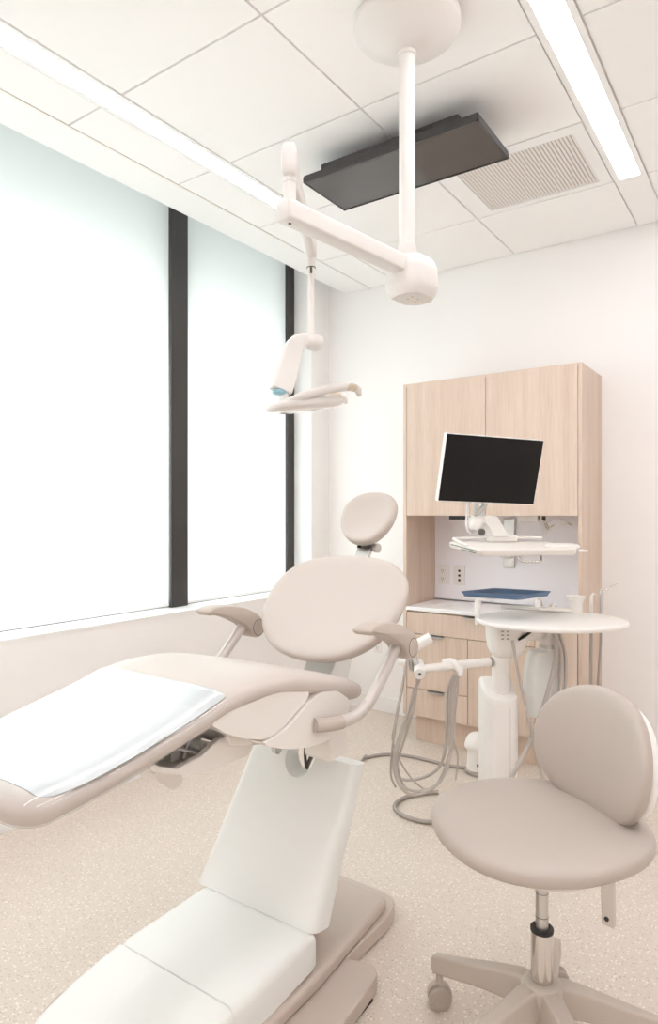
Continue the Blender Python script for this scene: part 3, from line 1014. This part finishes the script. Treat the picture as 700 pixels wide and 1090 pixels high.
# window reflection painted as a white layer on the cushion, under the sleeve
def sheen():
    P = cat_rom([(0, y, z) for y, z, w in [(1.125, .991, .2525)] + seat_path[7:]], 4)
    rows = []
    ws = [.2415] * (len(P) - 9) + [.240, .238, .236, .233, .230, .226, .221, .215, .209]
    for p_, w in zip(P, ws):
        rows.append((p_.y, p_.z, w, w * 1.045))
    y, z, w, wc = rows[-1]
    rows.append((y - .020, z - .007, w - .02, wc))
    v, f = [], []
    n = 25
    for lay in (0.0022, .0004):
        for y, z, w, wc in rows:
            for j in range(n):
                a = -1 + 2 * j / (n - 1)
                x = w * a
                q = min(1, abs(x) / wc)
                v.append((CXc + x, y, z + .0015 - .041 + .041 * math.sqrt(max(0, 1 - q ** 4.0)) ** .806 - .010 * (1 - q * q) + lay))
    m_ = len(rows)
    for o, flip in ((0, False), (m_ * n, True)):
        for i in range(m_ - 1):
            for j in range(n - 1):
                q = (o + i * n + j, o + i * n + j + 1, o + (i + 1) * n + j + 1, o + (i + 1) * n + j)
                f.append(q[::-1] if flip else q)
    for i in range(m_ - 1):
        f.append((i * n, (i + 1) * n, m_ * n + (i + 1) * n, m_ * n + i * n))
        f.append((i * n + n - 1, m_ * n + i * n + n - 1, m_ * n + (i + 1) * n + n - 1, (i + 1) * n + n - 1))
    for j in range(n - 1):
        f.append((j, m_ * n + j, m_ * n + j + 1, j + 1))
        o = (m_ - 1) * n
        f.append((o + j, o + j + 1, m_ * n + o + j + 1, m_ * n + o + j))
    return v, f
emit('painted_reflection', M['toe'], sheen(), pc, sub=1)

# ================================================================== DELIVERY UNIT
t = thing('delivery_unit', 'white dental delivery column with round tabletop in front of the cabinet', 'delivery unit', (-1.071, 2.888, 0))
dxc, dyc = -1.071, 2.888
ca = R(35)


def L(a, d, z):
    q = Vector((dxc, dyc, z)) + rt * a + fw * d
    return q


# lower box: rounded front, chamfered left shoulder
box_o = round_poly([(-.085, .085), (-.085, -.02), (-.060, -.070), (.040, -.078), (.064, -.055), (.068, .085)], [.012, .02, .03, .05, .03, .012], 6)
def BT(a, d, k, dz): return L(a * k, d * k, .552 + .42 * (d + .078) + dz)
lb = emit('column_base', M['white'], g_loft([[L(a, d, 0) for a, d in box_o], [BT(a, d, 1, 0) for a, d in box_o], [BT(a, d, .985, .012) for a, d in box_o], [BT(a, d, .93, .022) for a, d in box_o], [BT(a, d, .80, .026) for a, d in box_o]]), t, sharp=40)
emit('panel_seam', M['tan'], g_loft([[L(.020 + a, -.0775 + d, z) for a, d in ((0, 0), (.0016, 0), (.0016, .003), (0, .003))] for z in (.01, .545)]), lb)
emit('column_tube', M['white'], [g_tube([L(0, 0, .56), L(0, 0, .735), L(0, 0, .736), L(0, 0, .745), L(0, 0, .765)], [.041, .041, .0435, .0435, .038], n=40, k=1)], t)
# control head under the table
ho = round_poly([(-.078, .07), (-.078, -.05), (-.05, -.075), (.06, -.075), (.10, -.05), (.12, .0), (.10, .07)], .03, 5)
ch = emit('control_head', M['white'], g_loft([[L(a * k + .012, d * k, z) for a, d in ho] for z, k in ((.757, .55), (.768, .70), (.79, .83), (.84, .92), (.905, .95), (.912, .92))]), t, sharp=50)
btn = []
for r_ in range(4):
    for c_ in range(2):
        btn.append(xf(g_box(-.006, .006, -.0012, .0012, -.003, .003), L(-.012 + c_ * .024, -.0712, .895 - r_ * .016), (0, 0, ca)))
emit('touch_button', M['hosed'], btn, ch)
# brake lever at the right of the head
lv = emit('arm_joint', M['white'], g_tube([L(.075, -.02, .865), L(.13, -.01, .862), L(.175, .03, .855)], [.040, .042, .036], n=24, k=4, flat=.85, roundcap=True), t)
emit('brake_lever', M['black'], g_tube([L(.058, -.070, .842), L(.085, -.072, .860), L(.135, -.060, .888)], [.005, .0075, .0035], n=10), lv)
# round tabletop
tx = L(.215, -.03, .922)
tor = []
for z, k in ((.908, .965), (.912, .990), (.920, 1.0), (.928, .993), (.930, .975)):
    tor.append([(tx.x + (rt * a * k + fw * b * k).x, tx.y + (rt * a * k + fw * b * k).y, z) for a, b in super_outline(.330, .262, 2.05, 72)])
tt = emit('tabletop', M['white'], g_loft(tor), t, sharp=60)
# tray bracket standing on the table's rim
tb = emit('tray_post', M['white'], g_tube([L(-.105, .0, .90), L(-.105, .0, 1.018)], .0135, n=20, k=1), t)
emit('tray_holder', M['white'], [g_loft([[L(a, d, z) for a, d in round_poly([(-.115, -.02), (-.09, -.03), (.16, .06), (.16, .10), (.10, .10), (-.115, .02)], .01)] for z in (1.014, 1.022)]),
                                 g_tube([L(.13, .12, 1.014), L(.13, .12, 1.00)], .010, n=16, k=1)], t)
# hanging pod under the table
pod = round_poly([(-.072, .045), (-.072, -.03), (-.05, -.05), (.05, -.05), (.072, -.03), (.072, .045)], .02)
def POD(a, d, z): return L(.210 + a * 1.25, .03 + d, z)
emit('pod_neck', M['white'], g_tube([POD(.018, 0, .912), POD(.018, 0, .885), POD(.018, 0, .880), POD(.018, 0, .80), POD(.018, 0, .735)], [.055, .055, .046, .046, .046], n=32, k=1), t)
emit('neck_ring', M['steel'], g_tube([POD(.018, 0, .806), POD(.018, 0, .790)], .0485, n=32, k=1), t)
emit('pod_panel', M['cover'], g_loft([[POD(a * k, d * (.55 + .45 * k), z) for a, d in pod] for z, k in ((.775, .70), (.755, .86), (.68, 1.02), (.60, 1.06), (.50, .98), (.480, .92))]), t, sharp=50)
# hose arm reaching to the left with its bracket and end holders
armz = .728
eL = L(-.385, -.135, armz)
ha = emit('hose_arm', M['white'], g_tube([L(-.055, -.012, .732), L(-.20, -.06, .730), eL], [.0195, .0185, .0175], n=22, k=3), t)
emit('arm_collar', M['hosed'], g_tube([L(-.046, -.009, .732), L(-.042, -.008, .732)], .0205, n=22, k=1), ha)
bx = L(-.236, -.072, .728)
emit('hose_bracket', M['white'], g_tube([bx + rt * -.030 + Vector((0, 0, .018)), bx + Vector((0, 0, .014)), bx + rt * .028 - fw * .012 + Vector((0, 0, -.012)), bx + rt * .032 - fw * .014 + Vector((0, 0, -.030))], [.015, .021, .020, .015], n=20, k=5, roundcap=True), t)
# end holders: two white cylinders pointing at the chair
e0 = L(-.374, -.14, .722)
emit('instrument_holder', M['white'], g_tube([e0 - rt * .012 + fw * .05 + Vector((0, 0, .02)), e0 - rt * .022 - fw * .06], .024, n=26, k=1), t, bevel=.003)
emit('holder_screw', M['darkgrey'], g_tube([e0 - rt * .022 - fw * .0595, e0 - rt * .022 - fw * .0625], .0065, n=14, k=1), t)
u0 = L(-.352, -.10, .846)
emit('instrument_holder', M['white'], g_tube([u0 - rt * .060 - Vector((0, 0, .030)), u0 + rt * .020 + Vector((0, 0, .012))], .024, n=26, k=1), t, bevel=.004)
emit('holder_stem', M['steel'], [g_tube([u0 - rt * .062 - Vector((0, 0, .030)), e0 - rt * .035 + Vector((0, 0, .05)), e0 - rt * .022 + Vector((0, 0, .01))], [.012, .013, .014], n=16),
                                 g_tube([e0 - rt * .050 + Vector((0, 0, .045)) + fw * .02, e0 - rt * .045 + Vector((0, 0, -.005)) + fw * .02], .010, n=14, k=1)], t)
emit('holder_arm', M['cream'], g_tube([e0 - rt * .06 + Vector((0, 0, .03)) + fw * .03, e0 - rt * .09 + Vector((0, 0, .028)) + fw * .04], .015, n=16, k=1, roundcap=True), t)
# hoses: bundle from the bracket down to the floor and up again to the holders
hs = [(-.013, .0070, [(476, 735, 2.93), (475, 765, 2.92), (474, 795, 2.93), (466, 818, 2.95), (445, 829, 2.96), (425, 828, 2.93), (418, 812, 2.90), (425, 783, 2.87), (434, 758, 2.86), (441, 735, 2.86)]),
      (-.005, .0060, [(479, 735, 2.92), (478, 770, 2.91), (479, 800, 2.90), (474, 822, 2.90), (460, 838, 2.88), (440, 842, 2.86), (424, 832, 2.85), (421, 808, 2.85), (428, 780, 2.85), (438, 745, 2.85)]),
      (.003, .0060, [(481, 738, 2.91), (480, 775, 2.90), (479, 805, 2.88), (468, 832, 2.86), (445, 846, 2.84), (428, 840, 2.83), (419, 818, 2.84), (424, 790, 2.85), (437, 760, 2.85), (442, 735, 2.85)]),
      (.011, .0052, [(484, 735, 2.91), (483, 772, 2.90), (478, 802, 2.88), (464, 836, 2.87), (446, 843, 2.86), (430, 836, 2.86), (423, 812, 2.86), (432, 782, 2.86), (441, 750, 2.85)])]
for dx_, r_, pts in hs:
    st = bx + rt * (dx_ + .020) - fw * .012 + Vector((0, 0, -.034))
    en = e0 - rt * (.020 + dx_ * .6) - fw * .015 + Vector((0, 0, -.020))
    P_ = [D(*q) for q in pts]
    for q in P_: q.z = max(q.z, r_ + .004)
    emit('hose', M['hose'], g_tube([st] + P_ + [en], r_, n=10, k=6), t)
for r_, P_ in ((.0045, [D(486, 716, 2.92), D(487, 735, 2.92), D(482, 780, 2.92), D(487, 805, 2.93), D(485, 830, 2.94)]),
               (.0050, [D(433, 700, 2.85), D(430, 722, 2.86), D(422, 765, 2.87), D(417, 800, 2.88), D(416, 825, 2.90), D(421, 838, 2.90)]),
               (.0040, [D(433, 701, 2.86), D(429, 722, 2.88), D(420, 770, 2.90), D(418, 790, 2.92), D(430, 818, 2.94), D(448, 838, 2.95), D(466, 843, 2.95)])):
    for q in P_: q.z = max(q.z, r_ + .002)
    emit('thin_tube', M['hose'], g_tube(P_, r_, n=8, k=6), t)
# supply hoses falling from the head to the floor behind the stool
for r_, P_ in ((.0105, [L(.215, -.06, .905), L(.225, -.075, .80), L(.205, -.075, .68), L(.14, -.10, .50), L(.06, -.12, .34), L(-.02, -.13, .20), L(-.07, -.14, .08), L(-.10, -.16, .014)]),
               (.0110, [L(.200, -.05, .905), L(.245, -.065, .80), L(.250, -.06, .66), L(.235, -.06, .50), L(.22, -.06, .34)]),
               (.0080, [L(.235, -.055, .900), L(.268, -.06, .78), L(.272, -.055, .64), L(.262, -.05, .48), L(.25, -.05, .36)]),
               (.0065, [L(.030, -.080, .842), L(.045, -.10, .72), L(.085, -.12, .52), L(.13, -.12, .32), L(.19, -.11, .14), L(.23, -.10, .012)])):
    emit('supply_hose', M['hose'], g_tube(P_, r_, n=12, k=6), t)

# blue tray resting on the tray holder
bt = thing('instrument_tray', 'empty blue plastic instrument tray above the round tabletop', 'tray', (0, 0, 0), (0, 0, 0))
bt.location = L(.022, .02, 1.0225)
INV[bt.name] = Matrix.Translation(bt.location).inverted()
to = [(-.205, .01), (-.01, .155), (.225, .02), (.025, -.140)]
tq = round_poly(to, .022, 5)
def TR(k, z, dz=0): return [L(.022 + a * k, .02 + d * k, z) for a, d in tq]
emit('tray_pan', M['blue'], g_loft([TR(.90, 1.0228), TR(.93, 1.0235), TR(.965, 1.036), TR(1.0, 1.042), TR(1.0, 1.045), TR(.955, 1.044), TR(.925, 1.030), TR(.90, 1.0262)]), bt, sharp=50)

# cup-rimmed holder, bar and syringes of the assistant's side, beyond the tabletop
s = t
emit('flared_cup', M['cream'], g_lathe([(.030, 0), (.030, .045), (.033, .062), (.042, .074), (.044, .082), (.040, .083), (.034, .075), (.01, .070)], 36, tuple(L(0.392, .14, .928))), s, sharp=50)
emit('swing_arm', M['cream'], g_tube([L(.05, .20, .950), L(.20, .17, .946), L(.38, .14, .940)], [.014, .016, .018], n=18, k=3, flat=.7), s)
emit('arm_support', M['cream'], g_tube([L(0.392, .14, .930), L(0.392, .14, .90), L(.24, .05, .89)], [.022, .02, .02], n=16, k=4), s)
emit('holder_rail', M['steel'], g_tube([L(0.392, .14, .905), L(0.490, .16, .905), L(0.540, .17, .905)], .010, n=12, k=3), s)
emit('saliva_ejector', M['cream'], g_tube([L(0.489, .20, .87), L(0.489, .20, .985), L(0.492, .20, 1.005), L(0.501, .20, 1.012), L(0.510, .20, 1.004)], [.0085, .0085, .007, .006, .006], n=12), s)
sy = emit('air_water_syringe', M['steel'], g_tube([L(0.534, .20, .86), L(0.537, .20, .97), L(0.539, .20, 1.015), L(0.540, .20, 1.035)], [.0085, .0085, .011, .008], n=14), s)
emit('syringe_tip', M['chrome'], g_tube([L(0.543, .20, 1.018), L(0.565, .20, 1.036), L(0.588, .20, 1.052), L(0.615, .20, 1.062)], [.0035, .003, .0024, .002], n=8), sy)
for a0, a1, r_ in ((.489, .486, .0085), (.534, .518, .0060)):
    emit('hanging_tube', M['hosed'], g_tube([L(a0, .20, .875), L(a0 - .002, .20, .75), L(a1, .20, .55), L(a1 - .01, .19, .40), L(a1 - .09, .14, .33), L(.30, .10, .45), L(.25, .06, .62)], r_, n=10), s)

# floor hoses
f1 = emit('floor_hose', M['hosed'], g_tube([(-1.56, 2.06, .010)] + [D(u, v, 1.390 / (v - 547) * 700) for u, v in ((384, 812), (392, 806), (410, 803), (430, 804), (455, 809), (478, 815), (500, 818), (512, 820))], .0085, n=12, k=6), None)
props(f1, 'thick grey hose lying across the floor from chair base to column', 'hose')
pts = [D(u, v, (1.389 / (v - 547)) * 700) for u, v in ((466, 843), (445, 845), (428, 850), (420, 857), (424, 865), (440, 872), (458, 875), (485, 874))]
f2 = emit('floor_hose', M['hosed'], g_tube(pts, .0095, n=12, k=6), None)
props(f2, 'curled grey hose loop lying on the floor beside the stool seat', 'hose')

# canister behind the column
cn = thing('suction_canister', 'small white domed canister on the floor behind the delivery column', 'canister', (-1.385, 3.375, 0))
emit('body', M['white'], g_lathe([(.054, .016), (.056, .03), (.051, .10), (.053, .135)], 36, (-1.385, 3.375, 0)), cn, sharp=50)
emit('foot_ring', M['hosed'], g_lathe([(.058, 0), (.065, .004), (.065, .018), (.054, .022)], 36, (-1.385, 3.375, 0)), cn, sharp=50)
emit('dome_lid', M['white'], g_lathe([(.064, .135), (.068, .142), (.066, .158), (.058, .185), (.043, .205), (.023, .216), (.005, .219)], 36, (-1.385, 3.375, 0)), cn, sharp=50)
emit('side_port', M['black'], g_tube([(-1.385 + .03, 3.375 - .052, .06), (-1.385 + .031, 3.375 - .056, .06)], .010, n=12, k=1), cn)

# ================================================================== MONITOR AND KEYBOARD TRAY
wm = thing('workstation_arm', 'white wall mounted arm carrying a keyboard tray in the niche', 'mounting arm', (-1.30, 4.0, 1.25))
emit('wall_track', M['steel'], g_box(-1.462, -1.392, 3.985, 3.9995, 1.066, 1.37), wm, bevel=.003)
emit('wall_bracket', M['cream'], g_box(-1.47, -1.39, 3.93, 3.985, 1.13, 1.22), wm, bevel=.01)
TC = D(546, 580.5, 3.00)
trot = R(47)
TM = Matrix.Translation(TC) @ Matrix.Rotation(trot, 4, 'Z') @ Matrix.Rotation(R(3.5), 4, 'X')
emit('swing_arm', M['cream'], g_tube([(-1.43, 3.94, 1.185), (-1.36, 3.60, 1.200), (TC.x - .12, TC.y + .26, 1.20), (TC.x - .06, TC.y + .12, 1.215)], [.026, .026, .024, .024], n=20, k=4), wm)
kt = round_poly([(-.235, -.16), (.225, -.16), (.245, .14), (-.245, .17)], .016, 5)
def KT(pts, z): return [TM @ Vector((a, b, z)) for a, b in pts]
def SC(pts, k): return [(a * k, b * k) for a, b in pts]
tr_ = emit('keyboard_tray', M['cream'], g_loft([KT(SC(kt, .955), -.028), KT(SC(kt, .99), -.020), KT(SC(kt, 1.0), -.006), KT(SC(kt, .995), .0), KT(SC(kt, .98), .002)]), wm, sharp=50)
emit('tray_slot', M['darkgrey'], [xf(g_box(-.2465, -.2435, -.135, .135, -.009, -.006), mtx=TM), xf(g_box(-.2465, -.2435, -.135, .02, -.019, -.016), mtx=TM)], tr_)
emit('palm_rest', M['white'], xf(g_pillow([(a - .18, b + .11) for a, b in round_poly([(.09, -.148), (.255, -.148), (.255, -.075), (.17, -.06), (.09, -.09)], .03, 6)], .026, e=.6, rows=10), mtx=TM @ Matrix.Translation((.18, -.11, .006))), tr_)
emit('tray_lip', M['white'], xf(g_box(.238, .285, -.148, -.09, -.016, -.008), mtx=TM), tr_, bevel=.003)
emit('back_rail', M['white'], [xf(g_tube([(-.235, -.03, .004), (-.238, .08, .016), (-.225, .135, .020), (-.10, .138, .022), (.10, .138, .022), (.215, .125, .020)], .0065, n=12, k=5), mtx=TM)], tr_)
hd = emit('tray_handle', M['chrome'], xf(g_tube([(-.035, -.115, -.028), (-.033, -.125, -.046), (-.021, -.135, -.056), (.015, -.136, -.058), (.060, -.135, -.056), (.070, -.125, -.046), (.072, -.112, -.028)], .0055, n=12, k=5), mtx=TM), tr_)
emit('under_box', M['cream'], xf(g_box(-.03, .03, .02, .10, -.055, -.028), mtx=TM), wm, bevel=.006)
TM2 = TM @ Matrix.Translation((.085, .03, 0))
# stem from the tray up to the monitor
emit('monitor_bracket', M['white'], [xf(g_box(-.15, .00, .085, .135, .002, .035), mtx=TM2)], wm, bevel=.010)
br = emit('monitor_arm', M['white'], [xf(g_loft([[(x, .075, z), (x, .145, z)][0:1] + [(x + w, .075, z), (x + w, .145, z), (x, .145, z)] for x, w, z in ((-.130, .085, .028), (-.150, .075, .065), (-.185, .080, .115), (-.185, .070, .128))]), mtx=TM2),
                                      xf(g_box(-.225, -.15, .080, .140, .090, .128), mtx=TM2)], wm, bevel=.008)
emit('pivot_drum', M['white'], xf(g_lathe([(.030, 0), (.034, .006), (.034, .05), (.028, .056)], 28, (-.205, .11, .062)), mtx=TM2), wm, sharp=50)
emit('knob', M['darkgrey'], xf(g_lathe([(.016, 0), (.016, .010)], 20, (-.195, .074, .052), (R(90), 0, 0)), mtx=TM2), wm)
emit('cable', M['plate'], [xf(g_tube([(-.235, .15, .20), (-.245, .13, .13), (-.25, .12, .08), (-.235, .12, .045), (-.21, .12, .04)], .005, n=8), mtx=TM2),
                           xf(g_tube([(-.222, .15, .20), (-.232, .135, .12), (-.236, .12, .07), (-.21, .12, .05)], .004, n=8), mtx=TM2)], wm)
emit('monitor_stem', M['steel'], [xf(g_box(-.215, -.195, .105, .118, .12, .24), mtx=TM2), xf(g_box(-.185, -.165, .105, .118, .12, .24), mtx=TM2),
                                  xf(g_tube([(-.215, .10, .13), (-.175, .10, .17), (-.16, .10, .20)], .012, n=12), mtx=TM2)], wm)

MC = D(523, 500.5, 2.98)
mo = thing('monitor', 'black computer monitor with white casing turned slightly aslant above the tray', 'monitor', MC, (R(13), R(1.8), R(52)), local=True)
mw, mh = .490, .298
emit('screen', M['screen'], g_box(-mw / 2, mw / 2, -.002, .002, -mh / 2, mh / 2), mo)
emit('casing', M['white'], g_loft([[(a * k, y, b * k) for a, b in round_poly([(-mw / 2 - .003, -mh / 2 - .004), (mw / 2 + .003, -mh / 2 - .004), (mw / 2 + .003, mh / 2 + .003), (-mw / 2 - .003, mh / 2 + .003)], .005)]
                                   for y, k in ((-.0012, 1.0), (.024, 1.0), (.032, .97), (.040, .80), (.042, .70))]), mo, sharp=40)
emit('mount_plate', M['cream'], g_box(-.05, .05, .042, .055, -.09, .01), mo, bevel=.003)
emit('mount_neck', M['cream'], g_tube([(-.02, .07, -.05), (-.04, .075, -.13), (-.06, .075, -.17)], .016, n=14), mo)

# ================================================================== STOOL
so = thing('operator_stool', 'greige upholstered operator stool with curved backrest and five-star base', 'stool', (-.512, 1.668, 0), (0, 0, R(-34.9)), local=True)


def sfn(x, y):
    return x * (1 - .05 * y / .25), y


sol = super_outline(.258, .262, 2.25, 64, sfn)
emit('seat', M['uph2'], xf(g_pillow(sol, .072, e=.60, rows=16, bulge=lambda x, y: .12 * x * x - (.35 * (y + .12) ** 2 if y < -.12 else 0) + (.2 * (y - .1) ** 2 if y > .1 else 0)), (0, -.006, .611)), so, sub=1)
emit('seat_pan', M['cream'], xf(g_pillow([(x * .80, y * .80) for x, y in sol], .05, e=.5, rows=10), (0, -.005, .579)), so, sub=1)
# backrest: rounded pad, curved around the sitter, white shell behind
bol = super_outline(.205, .165, 2.3, 64, lambda x, y: (x * (1 + (-.02 * y / .165 if y < 0 else -.10 * y / .165)), y))
BB = Matrix.Translation((.0, .185, .779)) @ Matrix.Rotation(R(90 - 8), 4, 'X')
bl = lambda x, y: 1.1 * x * x
emit('backrest', M['uph2'], xf(g_pillow(bol, .060, e=.6, rows=16, bulge=bl), mtx=BB), so, sub=1)
emit('backrest_shell', M['white'], xf(g_pillow([(x * .95, y * .90) for x, y in bol], .05, e=.5, rows=12, bulge=bl), mtx=BB @ Matrix.Translation((0, -.006, -.032))), so, sub=1)
emit('backrest_bar', M['chrome'], [xf(g_box(-.015, .015, -.009, .009, 0, .21), (.080, .138, .380), (R(3), 0, R(25))),
                                   g_box(.074, .106, -.05, .158, .540, .548)], so, bevel=.002)
emit('bar_bolt', M['black'], xf(g_cyl((-.002, -.0105, .018), (-.002, -.008, .018), .006, n=12), (.080, .138, .380), (R(3), 0, R(25))), so)
emit('lever', M['chrome'], g_tube([(0, 0, .555), (-.10, -.05, .553), (-.19, -.10, .550)], .006, n=10), so)
emit('gas_cylinder', M['steel'], g_lathe([(.0158, .34), (.0158, .56)], 32), so)
emit('cylinder_ring', M['darkgrey'], [g_lathe([(.0163, .445), (.0163, .4465)], 32), g_lathe([(.0163, .385), (.0163, .3865)], 32)], so)
emit('cylinder_sleeve', M['chrome'], g_lathe([(.0275, .205), (.0275, .348), (.0255, .350)], 40), so)
emit('sleeve_collar', M['black'], g_lathe([(.0255, .348), (.0285, .349), (.0285, .356), (.0165, .357)], 40), so)
emit('base_hub', M['base'], g_lathe([(.020, .075), (.034, .085), (.040, .13), (.050, .185), (.052, .213), (.044, .224), (.030, .227)], 36), so, sharp=60)
for k in range(5):
    # world bearings measured in the (right, depth) frame, turned into the stool's own frame
    a = R(137 + 72 * k) + R(35) - R(-34.9)
    ux, uy = math.cos(a), math.sin(a)
    rr_ = []
    for s_, z, hw, hh in ((.020, .186, .030, .034), (.060, .184, .029, .036), (.12, .172, .026, .032), (.19, .154, .022, .028), (.26, .134, .0185, .026), (.318, .120, .017, .025), (.327, .119, .012, .019)):
        ring = []
        for q, hq in round_poly([(-hw, -hh), (hw, -hh), (hw * .8, hh), (-hw * .8, hh)], .008, 3):
            ring.append((ux * s_ - uy * q, uy * s_ + ux * q, z + hq))
        rr_.append(ring)
    emit('base_arm', M['base'], g_loft(rr_), so, sharp=55)
    cx_, cy_ = ux * .306, uy * .306
    cs = emit('caster', M['base'], [g_lathe([(.010, .060), (.010, .100)], 16, (cx_, cy_, 0)),
                                    xf(g_loft([[(x, .034 * math.cos(q), .034 + .034 * math.sin(q)) for q in [R(-10 + 200 * j / 14) for j in range(15)]] for x in (-.009, .009)]), (cx_, cy_, .004), (0, 0, R(-20 + 95 * k)))], so, sharp=50)
    for sgn in (-1, 1):
        emit('wheel', M['wheel'], xf(g_lathe([(.024, -.009), (.030, -.007), (.032, -.003), (.032, .005), (.030, .008), (.0225, .009), (.0205, .007), (.005, .007)], 28, (sgn * .015, 0, 0), (0, R(90) * sgn, 0)), (cx_, cy_, .032), (0, 0, R(-20 + 95 * k))), cs, sharp=40)

# ================================================================== LIGHT
w = bpy.data.worlds.new('world')
scene.world = w
w.use_nodes = True
w.node_tree.nodes['Background'].inputs['Color'].default_value = (0.94, 1.0, 0.98, 1)
w.node_tree.nodes['Background'].inputs['Strength'].default_value = 0.5


def area(name, loc, rot, sx, sy, power, col):
    l = bpy.data.lights.new(name, 'AREA')
    l.shape = 'RECTANGLE'
    l.size, l.size_y = sx, sy
    l.energy = power
    l.color = col
    o = bpy.data.objects.new(name, l)
    COL.objects.link(o)
    o.location = loc
    o.rotation_euler = rot
    return o


# daylight outside the windows
area('daylight', (-3.75, 2.0, 1.30), (0, R(-90), 0), 2.35, 5.2, 225, (0.94, 0.995, 1.0))

scene.view_settings.view_transform = 'Standard'
scene.view_settings.look = 'None'
scene.view_settings.gamma = 1.0
scene.view_settings.use_curve_mapping = False
scene.view_settings.exposure = 0.48
cy = scene.cycles
cy.use_denoising = True
cy.max_bounces = 14
cy.diffuse_bounces = 8
cy.glossy_bounces = 4
cy.transparent_max_bounces = 12
cy.transmission_bounces = 8
cy.sample_clamp_indirect = 8.0
cy.caustics_reflective = False
cy.caustics_refractive = False
